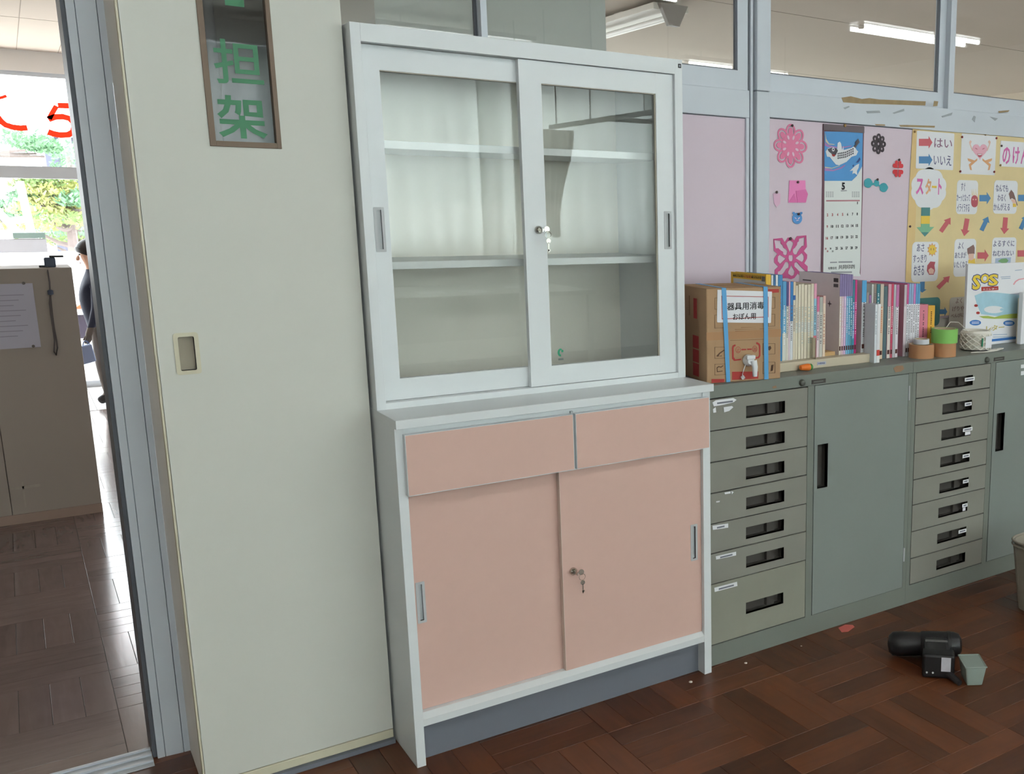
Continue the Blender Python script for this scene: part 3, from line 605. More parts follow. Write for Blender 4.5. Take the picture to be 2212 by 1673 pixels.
# pines with layered pads of needles
M_bark = mat('pine_bark', (120, 108, 106), 0.9, var=0.2, scale=20)
M_need = [mat('pine_needles_a', (128, 150, 96), 0.8, var=0.35, scale=5), mat('pine_needles_b', (170, 174, 112), 0.8, var=0.35, scale=5), mat('pine_needles_c', (110, 148, 114), 0.8, var=0.3, scale=5)]
def pine(x, y, h, pads, label, lean):
    t = thing('garden_pine', (x, y, -0.15), label, 'tree', 'pines in the garden outside')
    sp = [(x+lean*math.sin(2.2*k/8)*0.5, y, -0.15+h*k/8) for k in range(9)]
    MB().tube(sp, [0.10-0.009*k for k in range(9)], 8).build('trunk', M_bark, t, smooth=True)
    for (px_, py_, rx, rz, mi) in pads:
        c = at(px_, py_, y); k = min(range(9), key=lambda i: abs(sp[i][2]-c.z+0.1)); s0 = Vector(sp[k]); c = Vector((c.x, y+random.uniform(-.3, .3), c.z))
        mid = (s0+c)/2+Vector((0, 0, -0.06))
        br = MB().tube([s0, mid, c-Vector((0, 0, rz*0.5))], [0.035, 0.026, 0.014], 6).build('branch', M_bark, t, smooth=True)
        b = MB()
        for i in range(260):
            u = random.random()*2*math.pi; v = math.sqrt(random.random()); w = random.random()
            p = c+Vector((rx*v*math.cos(u), rx*0.8*v*math.sin(u), rz*(1-v*v)**0.5*(w*1.3-0.3)))
            d = Vector((random.uniform(-1, 1), random.uniform(-1, 1), random.uniform(.1, 1.0))).normalized()*0.055; e = d.cross(Vector((random.random(), random.random(), random.random()))).normalized()*0.016
            b.add([p-e, p+e, p+e*0.5+d, p-e*0.5+d], [(0, 1, 2, 3)])
        b.build('needle_pad', M_need[mi], t, kind='stuff')
    return t
pine(at(130, 480, 12).x, 12.0, 1.75, [(110, 388, .34, .08, 0), (80, 402, .26, .1, 0), (139, 411, .26, .12, 1), (96, 418, .24, .11, 1), (120, 438, .3, .13, 1), (66, 425, .2, .09, 2), (170, 440, .22, .15, 2), (100, 460, .4, .16, 1), (142, 460, .28, .12, 1), (120, 480, .4, .12, 0), (90, 495, .42, .12, 1)], 'layered garden pine seen through the glass front, the middle one', 0.2)
pine(at(175, 470, 13.4).x+0.1, 14.6, 2.3, [(172, 340, .35, .2, 2), (185, 360, .4, .2, 2), (178, 450, .3, .25, 2), (172, 470, .34, .2, 0), (150, 505, .6, .15, 2), (125, 525, .6, .14, 0), (175, 525, .5, .14, 0)], 'dark green garden pine close to the door post, right of the others', -0.2)
pine(at(40, 470, 12.8).x-0.5, 13.3, 2.2, [(52, 312, .34, .16, 2), (78, 318, .25, .14, 2), (95, 325, .2, .14, 2), (22, 455, .3, .14, 2), (35, 465, .25, .12, 2), (30, 480, .2, .1, 0), (45, 470, .2, .1, 2)], 'sparse garden pine behind the white frame at the left edge', 0.15)
hs = thing('garden_house', (at(140, 320, 17).x, 17.0, -0.15), 'low grey walled outbuilding with a pale flat roof behind the pines', 'building')
a, b_ = at(98, 335, 17), at(260, 302, 17)
bx('wall', mat('outbuilding_wall', (92, 94, 110), 0.9), hs, a.x, b_.x, 17, 19, -0.15, b_.z); bx('roof', mat('outbuilding_roof', (200, 206, 222), 0.7), hs, a.x-0.15, b_.x+0.2, 16.8, 19.2, b_.z, b_.z+0.14)
for xx in (137, 150): q = at(xx, 320, 16.99); bx('post', M_fence, hs, q.x-0.05, q.x+0.03, 16.9, 16.98, -0.15, b_.z)
# ------------------------------------------------------------------ the white cabinet
cb = thing('display_cabinet', (0.442, 0.25, 0), 'tall white cabinet with glass sliding doors above and pink drawers and doors below', 'cabinet')
W_, D_ = 0.884, 0.488; HY, HT = 0.129, 1.790; ZC, ZT = 0.8705, 0.892; SW = 0.0225
for x0, x1 in ((0.0, SW), (W_-0.025, W_)):
    bx('side_panel', M_white, cb, x0, x1, 0.0, D_, 0.0, ZC, bevel=0.0008)
    bx('side_panel', M_white, cb, x0, x1, HY, D_, ZT, HT, bevel=0.0008)
bx('counter', M_white, cb, -0.001, W_+0.001, -0.0192, D_, ZC, ZT, bevel=0.001)
bx('top_panel', M_white, cb, SW, W_-0.025, HY+0.02, D_, HT-0.02, HT); bx('top_rail', M_white, cb, SW, W_-0.025, HY, HY+0.02, 1.750, HT, bevel=0.0006)
bx('back_panel', M_inner, cb, SW, W_-0.025, D_-0.012, D_-0.004, ZT, HT-0.02); bx('back_panel', M_inner, cb, SW, W_-0.025, D_-0.012, D_-0.004, 0.10, ZC)
bx('sill', M_white, cb, SW, W_-0.025, HY+0.001, 0.21, ZT, 0.9075)
for z0 in (1.519, 1.2265): bx('shelf', M_white, cb, SW+0.001, W_-0.026, 0.215, D_-0.014, z0, z0+0.019, bevel=0.001)
bx('bottom_panel', M_inner, cb, SW, W_-0.025, 0.05, D_-0.014, 0.108, 0.128)
MB().prism([(SW, 0.002, 0.105), (SW, 0.0, 0.1245), (SW, 0.016, 0.136), (SW, 0.06, 0.136), (SW, 0.06, 0.105)], (W_-0.025-SW, 0, 0)).build('bottom_rail', M_white, cb)
bx('plinth', M_plinth, cb, SW, W_-0.025, 0.036, 0.05, 0.0, 0.105)
bx('under_counter_rail', M_white, cb, SW, W_-0.025, 0.004, 0.02, 0.70, ZC)
def holed(b, x0, x1, y0, y1, z0, z1, h):
    b.box(x0, h[0], y0, y1, z0, z1); b.box(h[1], x1, y0, y1, z0, z1); b.box(h[0], h[1], y0, y1, z0, h[2]); b.box(h[0], h[1], y0, y1, h[3], z1)
def lock_key(parent, x, y, z, flip=1):
    MB().lathe([(0.0105, 0.0), (0.0105, 0.006), (0.008, 0.009), (0.006, 0.0115)], (x, y, z), (0, -1, 0), 20).build('lock', M_chrome, parent, smooth=True)
    b = MB(); b.box(x-0.0015, x+0.0015, y-0.03, y-0.008, z-0.004, z+0.004); b.lathe([(0.008, -0.001), (0.008, 0.001)], (x+0.012, y-0.026, z+0.002), (0, 1, 0), 14)
    b.build('key', M_chrome, parent)
    ring = [(x+0.014+0.009*math.sin(t), y-0.027, z-0.012+0.009*math.cos(t)) for t in (2*math.pi*k/14 for k in range(15))]
    MB().tube(ring, 0.0008, 5).build('key_ring', M_chrome, parent)
    b = MB(); b.lathe([(0.0065, -0.0008), (0.0065, 0.0008)], (x+0.015, y-0.027, z-0.028), (0, 1, 0), 12); b.box(x+0.0135, x+0.0165, y-0.0278, y-0.0262, z-0.058, z-0.032); b.box(x+0.0135, x+0.0195, y-0.0278, y-0.0262, z-0.055, z-0.05)
    b.build('spare_key', M_chrome, parent)
# upper glass doors
GZ0, GZ1_ = 0.961, 1.694
def gdoor(x0, x1, y0, y1, wl, wr, hole, right):
    b = MB()
    if right:
        b.box(x0, x0+wl, y0, y1, 0.9085, 1.7485); holed(b, x1-wr, x1, y0, y1, 0.9085, 1.7485, hole)
    else:
        holed(b, x0, x0+wl, y0, y1, 0.9085, 1.7485, hole); b.box(x1-wr, x1, y0, y1, 0.9085, 1.7485)
    b.box(x0+wl, x1-wr, y0+0.0004, y1, 0.9085, GZ0); b.box(x0+wl, x1-wr, y0+0.0004, y1, GZ1_, 1.7485)
    d = b.build('glass_door', M_white, cb)
    bx('pane', M_cabglass, d, x0+wl, x1-wr, y0+0.008, y0+0.011, GZ0, GZ1_)
    bd = MB(); t = 0.004
    bd.box(x1-wr-t, x1-wr, y0+0.002, y0+0.0075, GZ0, GZ1_); bd.box(x0+wl, x1-wr, y0+0.002, y0+0.0075, GZ1_-t*0.6, GZ1_)
    bd.build('glazing_bead', mat('glazing_bead', (168, 162, 148), 0.5), d)
    ring_pull(d, *hole, y0, 0.0065, M_alub, M_handin, 0.005, 0.002, 0.0012, 'pull')
    return d
dL = gdoor(SW+0.0005, 0.462, 0.157, 0.175, 0.0445, 0.045, (0.0385, 0.0495, 1.279, 1.372), False)
dR = gdoor(0.4035, W_-0.0255, 0.139, 0.155, 0.0605, 0.0555, (0.8305, 0.8415, 1.274, 1.368), True)
lock_key(dR, 0.4405, 0.139, 1.3235)
M_logo = mat('green_sticker_print', (42, 150, 112), 0.5)
ar = [(0.0085*math.cos(t), 0.011*math.sin(t)) for t in (math.radians(60+k*12) for k in range(19))]
loop = ar+[(0.0035*math.cos(t)+0.001, 0.006*math.sin(t)) for t in (math.radians(276-k*12) for k in range(19))]
c = at(1211, 762, 0.146); dpn = [o for o in dR.children if o.name.startswith('pane')][0]
vs, fs = flat_mesh([loop, ell(0.0055, 0.0035, 0.0035, 0.0035, 12)], 0.0004); put(vs, fs, lambda u, v, q: (c.x+u, 0.1466-q, c.z+v), 'green_mark', M_logo, dpn)
bx('mark_caption', mat('sticker_caption', (120, 130, 126), 0.6), dpn, c.x-0.007, c.x+0.008, 0.1462, 0.1468, c.z-0.021, c.z-0.016)
# drawers
for x0, x1 in ((0.0190, 0.4455), (0.4545, 0.8690)):
    d = bx('drawer', M_pink, cb, x0, x1, -0.018, -0.0015, 0.7078, 0.8535, bevel=0.0006)
    bx('edge_band', M_white, d, x0-0.0006, x1+0.0006, -0.0176, -0.0005, 0.7065, 0.7078); bx('edge_band', M_white, d, x0-0.0006, x1+0.0006, -0.0176, -0.0005, 0.8535, 0.8547)
    bx('edge_band', M_white, d, x0-0.0012, x0, -0.0176, -0.0005, 0.7065, 0.8547); bx('edge_band', M_white, d, x1, x1+0.0012, -0.0176, -0.0005, 0.7065, 0.8547)
bx('drawer_divider', M_handin, cb, 0.4467, 0.4533, -0.004, 0.0035, 0.7065, 0.86)
# lower sliding doors
b = MB(); h = (0.0405, 0.0495, 0.372, 0.466); holed(b, SW+0.001, 0.432, 0.031, 0.047, 0.1365, 0.70, h); d1 = b.build('sliding_door', M_pink, cb)
ring_pull(d1, *h, 0.031, 0.0065, M_alub, M_handin, 0.005, 0.002, 0.0012, 'pull')
b = MB(); h = (0.8285, 0.8385, 0.371, 0.469); holed(b, 0.4165, W_-0.0255, 0.013, 0.029, 0.1362, 0.70, h); d2 = b.build('sliding_door', M_pink, cb)
ring_pull(d2, *h, 0.013, 0.0065, M_alub, M_handin, 0.005, 0.002, 0.0012, 'pull')
bx('edge_band', mat('door_edge_band', (214, 196, 184), 0.5), d2, 0.4153, 0.4165, 0.013, 0.029, 0.1362, 0.70)
lock_key(d2, 0.4455, 0.013, 0.4177)
bx('black_sticker', M_ink, cb, 0.8705, 0.8800, HY-0.0008, HY, 1.7675, 1.7785); bx('sticker_centre', mat('sticker_silver', (150, 156, 166), 0.5), cb, 0.8728, 0.8778, HY-0.0012, HY-0.0008, 1.770, 1.776)

# ------------------------------------------------------------------ grey-green steel cabinets along the wall
GY = 0.034
def steel(x0, W0, sx0, drawer_z, slots, dslot, label, first):
    t = thing('steel_cabinet', (x0+W0/2, 0.26, 0), label, 'cabinet', 'grey green steel cabinets along the wall')
    X1 = x0+W0; a, b_, c_, d_ = x0+0.018, sx0, sx0+0.0265, X1-0.0175
    bx('top', M_green, t, x0, X1, GY-0.002, 0.484, 0.838, 0.876, bevel=0.002)
    for q0, q1 in ((x0, a), (b_, c_), (d_, X1)): bx('stile', M_green, t, q0+0.0003, q1-0.0003, GY, GY+0.03, 0.0668, 0.8378)
    bx('base', M_green, t, x0+0.0003, X1-0.0003, GY+0.0006, 0.484, 0.0, 0.0665)
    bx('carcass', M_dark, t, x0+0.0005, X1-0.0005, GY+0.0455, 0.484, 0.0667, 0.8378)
    for k in range(len(drawer_z)-1):
        z1, z0 = drawer_z[k], drawer_z[k+1]; last = k == len(drawer_z)-2
        hz1 = z1-0.0345 if not (first and last) else 0.176
        hz0 = hz1-0.0375
        off = random.uniform(-0.0015, 0.0)
        dd = plate_hole(a+0.002, b_-0.002, z0+0.0018, z1-0.0018, slots[0], slots[1], hz0, hz1, GY+off, 0.014).build('drawer', M_greenb if (first and last) else M_drw, t)
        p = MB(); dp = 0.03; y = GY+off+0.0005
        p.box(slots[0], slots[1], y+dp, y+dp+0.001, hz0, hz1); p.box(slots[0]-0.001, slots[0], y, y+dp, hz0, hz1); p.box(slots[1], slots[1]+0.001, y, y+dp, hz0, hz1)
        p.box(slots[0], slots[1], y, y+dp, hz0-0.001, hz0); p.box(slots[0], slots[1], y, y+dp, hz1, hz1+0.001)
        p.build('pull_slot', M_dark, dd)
        q = (slots[0]+slots[1])/2
        bx('slot_catch', mat('slot_catch', (74, 70, 66), 0.6), dd, q+0.02, q+0.05, y+0.018, y+dp, hz0+0.0005, hz1-0.002)
        if not first and k < 7:
            w_ = (0.052, 0.036, 0.05, 0.038, 0.03, 0.028, 0.042)[k]; xr = slots[1]+(0.006, -0.004, 0.006, -0.002, -0.002, -0.002, -0.002)[k]
            l_ = bx('label_tape', M_paper, dd, xr-w_, xr, GY-0.003, GY-0.0022, hz1-0.020, hz1-0.007)
            bx('tape_print', mat('tape_print', (120, 122, 134), 0.7), l_, xr-w_+0.006, xr-0.006, GY-0.0034, GY-0.0029, hz1-0.016, hz1-0.011)
            if k in (2, 5): bx('label_tape', M_paper, dd, xr-w_*0.6-0.008, xr-0.010, GY-0.003, GY-0.0022, hz1-0.0335, hz1-0.0215)
        if first and k in (0, 4, 5, 6):
            pp = {0: ((1538, 870), (1545, 865), (1583, 860), (1590, 864), (1584, 869), (1560, 875), (1541, 878)), 4: ((1538, 1136), (1572, 1131), (1572, 1140), (1539, 1145)), 5: ((1545, 1202), (1589, 1192), (1589, 1200), (1546, 1209)), 6: ((1542, 1270), (1591, 1257), (1592, 1266), (1543, 1279))}[k]
            lo = px_loop(pp, GY); vs, fs = flat_mesh([lo], 0.0006); l_ = put(vs, fs, lambda u, v, w: (u, GY-0.0025-w, v), 'label_tape', M_paper, dd)
            xs_ = [u for u, v in lo]; zs_ = [v for u, v in lo]; zm = sum(zs_)/len(zs_)
            bx('tape_print', mat('tape_print', (120, 122, 134), 0.7), l_, min(xs_)+0.016, max(xs_)-0.014, GY-0.0034, GY-0.0029, zm-0.0035, zm+0.0015)
        if first and k in (0, 3):
            for pts in ([(1539, 884), (1545, 880), (1546, 891), (1540, 892)], [(1562, 880), (1580, 877), (1583, 880), (1574, 888), (1563, 891)], ) if k == 0 else ([(1564, 1064), (1577, 1062), (1577, 1066), (1565, 1068)], [(1579, 1061), (1584, 1063), (1580, 1068)], [(1546, 1083), (1554, 1082), (1553, 1085), (1546, 1086)]):
                vs, fs = flat_mesh([px_loop(pts, GY)], 0.0006); put(vs, fs, lambda u, v, w: (u, GY-0.0025-w, v), 'torn_label', M_paper, dd)
    dr_ = plate_hole(c_+0.002, d_-0.002, 0.0685, 0.8365, dslot[0], dslot[1], 0.4975, 0.6435, GY-0.0012, 0.015).build('door', M_greenl, t)
    p = MB(); y = GY-0.0005; dp = 0.03
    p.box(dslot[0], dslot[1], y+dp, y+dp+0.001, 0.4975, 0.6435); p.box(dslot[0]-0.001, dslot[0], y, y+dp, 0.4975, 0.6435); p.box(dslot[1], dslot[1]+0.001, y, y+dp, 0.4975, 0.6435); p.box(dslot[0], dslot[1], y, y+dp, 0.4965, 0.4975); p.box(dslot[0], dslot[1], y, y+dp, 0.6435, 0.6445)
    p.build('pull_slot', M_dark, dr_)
    for z in (0.745, 0.165): bx('hinge', M_alub, dr_, d_-0.001, d_+0.004, GY-0.004, GY+0.002, z, z+0.05)
    n0 = bx('name_plate', M_dark, t, sx0+0.0125, sx0+0.07, GY-0.0032, GY-0.002, 0.8435, 0.857); bx('plate_print', mat('plate_print', (104, 106, 100), 0.5), n0, sx0+0.02, sx0+0.06, GY-0.0036, GY-0.003, 0.8485, 0.852)
    MB().lathe([(0.011, 0), (0.011, 0.004), (0.008, 0.008), (0.003, 0.009)], (sx0-0.027, GY-0.002, 0.8525), (0, -1, 0), 16).build('lock', mat('old_lock', (104, 106, 100), 0.35, metal=0.6), t, smooth=True)
    return t
steel(0.8862, 0.8509, 1.2757, (0.8365, 0.741, 0.6455, 0.551, 0.456, 0.363, 0.2655, 0.0685), (1.036, 1.184), (1.3175, 1.3615), 'grey green steel cabinet right beside the white cabinet, seven drawers and a door', True)
steel(1.7373, 0.875, 2.1402, (0.8375, 0.7465, 0.652, 0.5535, 0.4565, 0.3645, 0.2665, 0.1665, 0.0685), (1.891, 2.0455), (2.1865, 2.2325), 'grey green steel cabinet farther right, eight drawers with labelled pull slots', False)
s2 = [o for o in bpy.data.objects if o.name.startswith('steel_cabinet')][-1]
for y_, h_ in ((786, 10), (800, 11)):
    a = at(2204, y_+h_, GY); b_ = at(2222, y_, GY); bx('door_label', M_paper, s2, a.x, b_.x, GY-0.003, GY-0.0018, a.z, b_.z)
# ------------------------------------------------------------------ things on the steel cabinets
TZ = 0.8762
# cardboard box with a tap
M_card = mat('corrugated_cardboard', (178, 146, 114), 0.85, spec=0.1, var=0.07, scale=14, bump=0.06, bscale=120)
M_cardd = mat('dark_cardboard_print', (150, 112, 80), 0.85, var=0.1)  # darker brown of the printed lines and the flap seam
M_redp = mat('red_carton_print', (178, 66, 62), 0.8, var=0.08)
M_blackp = mat('brown_carton_print', (96, 70, 54), 0.8, var=0.1)
M_strap = mat('blue_strap', (92, 164, 216), 0.45, var=0.04)
ANG = math.atan2(0.0223-0.0679, 1.1572-0.9188); BO = Vector((0.9188, 0.0679, TZ)); BU = Vector((math.cos(ANG), math.sin(ANG), 0)); BV = Vector((-math.sin(ANG), math.cos(ANG), 0)); BW, BD, BH = 0.2427, 0.20, 0.279
AX = Matrix((BU, BV, Vector((0, 0, 1)))).transposed()
def bp(u, v, z): return BO+BU*u+BV*v+Vector((0, 0, z))
cbx = thing('cardboard_box', bp(BW/2, BD/2, 0), 'brown cardboard box with two blue straps, a white label and a tap', 'box')
def ob(name, m, parent, u0, u1, v0, v1, z0, z1, bevel=0.0):
    return MB().obox(bp((u0+u1)/2, (v0+v1)/2, (z0+z1)/2), AX, (u1-u0)/2, (v1-v0)/2, (z1-z0)/2).build(name, m, parent, bevel=bevel)
carton = ob('carton', M_card, cbx, 0, BW, 0, BD, 0, BH, 0.003)
ob('flap_seam', M_cardd, carton, -0.0004, BW+0.0004, BD/2-0.001, BD/2+0.001, BH, BH+0.0006)
ob('packing_tape', mat('packing_tape_brown', (176, 132, 92), 0.35, var=0.05), carton, 0.0, BW+0.0003, -0.0006, -0.0002, 0.128, 0.152)
def fr_px(px, py):
    """box-face coordinates (u, z) of a pixel on the front of the box"""
    d = _rt*((px-PPX)/F) + _up*((PPY-py)/F) + _fw; t = (BO-CAM).dot(BV)/d.dot(BV); p = CAM+d*t-BO
    return p.dot(BU), p.z
def face(name, m, parent, loops, off, th=0.0005):
    vs, fs = flat_mesh([[fr_px(x, y) for x, y in lp] for lp in loops], th)
    return put(vs, fs, lambda u, v, w: bp(u, -off-w, v), name, m, parent)
def face_text(body, m, parent, x0, y0, x1, y1, off, bold=0.0):
    a = fr_px(x0, y1); b = fr_px(x1, y0); vs, fs = text_mesh(body, bold)
    return put(vs, fs, lambda u, v, w: bp(a[0]+(b[0]-a[0])*u, -off-w*0.05, a[1]+(b[1]-a[1])*v), 'lettering', m, parent)
def c3(x, y): return (1470+x/5.975, 570+y/5.975)
def R3(x0, y0, x1, y1): return [c3(x0, y0), c3(x1, y0+(x1-x0)*-0.012), c3(x1, y1+(x1-x0)*-0.05), c3(x0, y1)]
def fr3(x0, y0, x1, y1, t=7): return [R3(x0, y0, x1, y1), R3(x0+t, y0+t, x1-t, y1-t)]
for x0, y0, x1, y1 in ((440, 1075, 580, 1225), (440, 1295, 585, 1440), (1060, 1030, 1220, 1175), (1060, 1270, 1220, 1420), (440, 440, 560, 590), (440, 660, 560, 835), (1130, 430, 1220, 580), (1130, 650, 1218, 810)):
    pr_ = face('pictogram', M_blackp, carton, fr3(x0, y0, x1, y1, 4), 0.0008)
for pts in ([(462, 1190), (500, 1150), (560, 1110), (566, 1120), (505, 1165), (490, 1195), (530, 1185), (532, 1194), (470, 1200)], [(465, 1340), (490, 1322), (520, 1330), (548, 1310), (552, 1318), (522, 1342), (492, 1334), (474, 1348), (480, 1390), (540, 1380), (542, 1390), (470, 1400)], [(1130, 1070), (1160, 1060), (1172, 1090), (1150, 1120), (1120, 1110)], [(1170, 1310), (1200, 1300), (1190, 1380), (1160, 1390)]):
    face('pictogram_drawing', M_blackp, carton, [[c3(*p) for p in pts]], 0.0008)
for x0, y0, x1, y1 in ((400, 1490, 566, 1538), (665, 1395, 1003, 1500), (1130, 328, 1268, 378)): face('red_print', M_redp, carton, [R3(x0, y0, x1, y1)], 0.0008)
face('red_bracket', M_redp, carton, [[c3(*p) for p in ((705, 1040), (712, 1060), (690, 1072), (684, 1090), (686, 1205), (706, 1235), (780, 1225), (780, 1245), (690, 1255), (664, 1225), (662, 1085), (672, 1055))]], 0.0008)
face('red_bracket', M_redp, carton, [[c3(*p) for p in ((975, 1020), (985, 1012), (1018, 1030), (1030, 1060), (1030, 1190), (1010, 1220), (960, 1228), (960, 1210), (1000, 1200), (1012, 1180), (1010, 1062), (996, 1042), (980, 1040))]], 0.0008)
face('red_bars', M_redp, carton, [R3(785, 1100, 848, 1118), R3(860, 1096, 918, 1114)], 0.0008)
for cx_, cy_ in ((742, 1112), (958, 1100)): face('red_ring', M_redp, carton, [[c3(cx_+32*math.cos(t), cy_+42*math.sin(t)) for t in (k*0.314 for k in range(20))], [c3(cx_+28*math.cos(t), cy_+37*math.sin(t)) for t in (k*0.314 for k in range(20))]], 0.0008)
face_text('止', M_redp, carton, *c3(725, 1085), *c3(760, 1138), 0.0008); face_text('出', M_redp, carton, *c3(940, 1075), *c3(976, 1126), 0.0008)
for y_, x0, x1 in ((985, 640, 1075), (820, 780, 970), (845, 700, 975), (868, 705, 900), (838, 1020, 1250)): face('print_line', M_cardd, carton, [R3(x0, y_, x1, y_+8)], 0.0008)
# print on the left side of the box
def lf(name, m, v0, v1, z0, z1): MB().obox(bp(-0.0006, (v0+v1)/2, (z0+z1)/2), AX, 0.0003, (v1-v0)/2, (z1-z0)/2).build(name, m, carton)
lf('red_print', M_redp, 0.072, 0.098, 0.185, 0.245)
for k in range(3): lf('red_print', M_redp, 0.06, 0.106, 0.012+k*0.042, 0.05+k*0.042)
lf('print_line', M_cardd, 0.128, 0.134, 0.19, 0.25)
# label card, straps, tap
lab = face('label_card', M_paper, cbx, [[c3(474, 336), c3(1178, 360), c3(1165, 757), c3(1158, 765), c3(476, 758), c3(468, 748)]], 0.0014, 0.0008)
face('red_border', M_redp, lab, [[c3(525, 412), c3(1130, 425), c3(1130, 690), c3(530, 718)], [c3(531, 420), c3(1124, 432), c3(1124, 682), c3(536, 709)]], 0.0021)
face_text('器具用消毒', M_ink, lab, *c3(597, 488), *c3(1075, 604), 0.0022, 0.012); face_text('おぼん用', M_ink, lab, *c3(672, 632), *c3(968, 730), 0.0022, 0.012)
for a0, a1, b0, b1 in ((525, 583, 585, 637), (1064, 1118, 1075, 1130)):
    t0 = fr_px(*c3(a0, 300)); t1 = fr_px(*c3(a1, 300)); q0 = fr_px(*c3(b0, 1545)); q1 = fr_px(*c3(b1, 1545))
    b = MB(); n = -0.0035
    b.prism([bp(t0[0], n, BH+0.001), bp(t1[0], n, BH+0.001), bp(q1[0], n, 0.001), bp(q0[0], n, 0.001)], BV*0.0009)
    b.prism([bp(t0[0], n, BH+0.0002), bp(t1[0], n, BH+0.0002), bp(t1[0], BD, BH+0.0002), bp(t0[0], BD, BH+0.0002)], (0, 0, 0.0009))
    b.build('strap', M_strap, cbx)
M_tap = mat('white_tap_plastic', (226, 228, 230), 0.35, var=0.02)
cu_, cz_ = fr_px(*c3(868, 1245)); tp = MB().lathe([(0.0175, 0.001), (0.0175, 0.010), (0.014, 0.016), (0.010, 0.024)], bp(cu_, 0, cz_), -BV, 24).build('tap', M_tap, cbx, smooth=True)
MB().obox(bp(cu_-0.002, -0.024, cz_+0.012), AX, 0.014, 0.006, 0.006).build('tap_lever', M_tap, tp, bevel=0.002)
MB().tube([bp(cu_+0.008, -0.022, cz_), bp(cu_+0.011, -0.027, cz_-0.018), bp(cu_+0.0112, -0.027, cz_-0.046)], [0.011, 0.0088, 0.0068], 12).build('spout', M_tap, tp, smooth=True)
MB().tube([bp(cu_-0.012, -0.01, cz_-0.012), bp(cu_-0.02, -0.012, cz_-0.03), bp(cu_-0.022, -0.01, cz_-0.04), bp(cu_-0.02, -0.008, cz_-0.047)], 0.0014, 6).build('tether', M_tap, tp)
MB().lathe([(0.006, -0.004), (0.006, 0.004)], bp(cu_-0.019, -0.007, cz_-0.05), (0.5, -0.6, 0.6), 10).build('stopper', M_tap, tp)

# book rack
M_rack = mat('rack_cream_steel', (196, 184, 162), 0.55, var=0.05, scale=10)
rk = thing('book_rack', (1.42, 0.22, TZ), 'cream coloured low book rack carrying the left half of the books', 'book rack')
bx('base', M_rack, rk, 1.1965, 1.628, 0.113, 0.385, TZ, 0.9055, bevel=0.002)
bx('back', M_rack, rk, 1.1965, 1.628, 0.374, 0.385, 0.9055, 1.04)
bx('divider', M_chrome, rk, 1.3742, 1.3752, 0.118, 0.148, 0.9057, 0.975)
q = at(1766, 784, 0.112); lb = bx('rack_label', mat('rack_label', (176, 178, 196), 0.6), rk, q.x-0.001, q.x+0.036, 0.1118, 0.1128, 0.8865, 0.8965)
text_at('作業用品', mat('label_blue_ink', (70, 74, 110), 0.6), lb, (q.x+0.003, 0.1116, 0.8885), (1, 0, 0), (0, 0, 1), 0.028, 0.006, (0, -1, 0))
bx('wood_block', mat('pale_wood_block', (196, 160, 110), 0.6, var=0.1), rk, 1.442, 1.49, 0.155, 0.22, 0.9057, 0.918)
er = thing('carrot_eraser', (1.317, 0.09, TZ), 'small orange carrot shaped eraser in front of the book rack', 'eraser')
MB().lathe([(0.002, -0.026), (0.008, -0.022), (0.0105, -0.005), (0.0115, 0.008), (0.0105, 0.012)], (1.315, 0.092, TZ+0.0116), (1, -0.12, 0), 14).build('root', mat('carrot_orange', (228, 118, 40), 0.5), er, smooth=True)
MB().lathe([(0.010, 0.0), (0.0105, 0.006), (0.007, 0.010)], (1.3275, 0.0905, TZ+0.0116), (1, -0.12, 0), 12).build('leaf_end', mat('carrot_green', (78, 150, 84), 0.5), er, smooth=True)

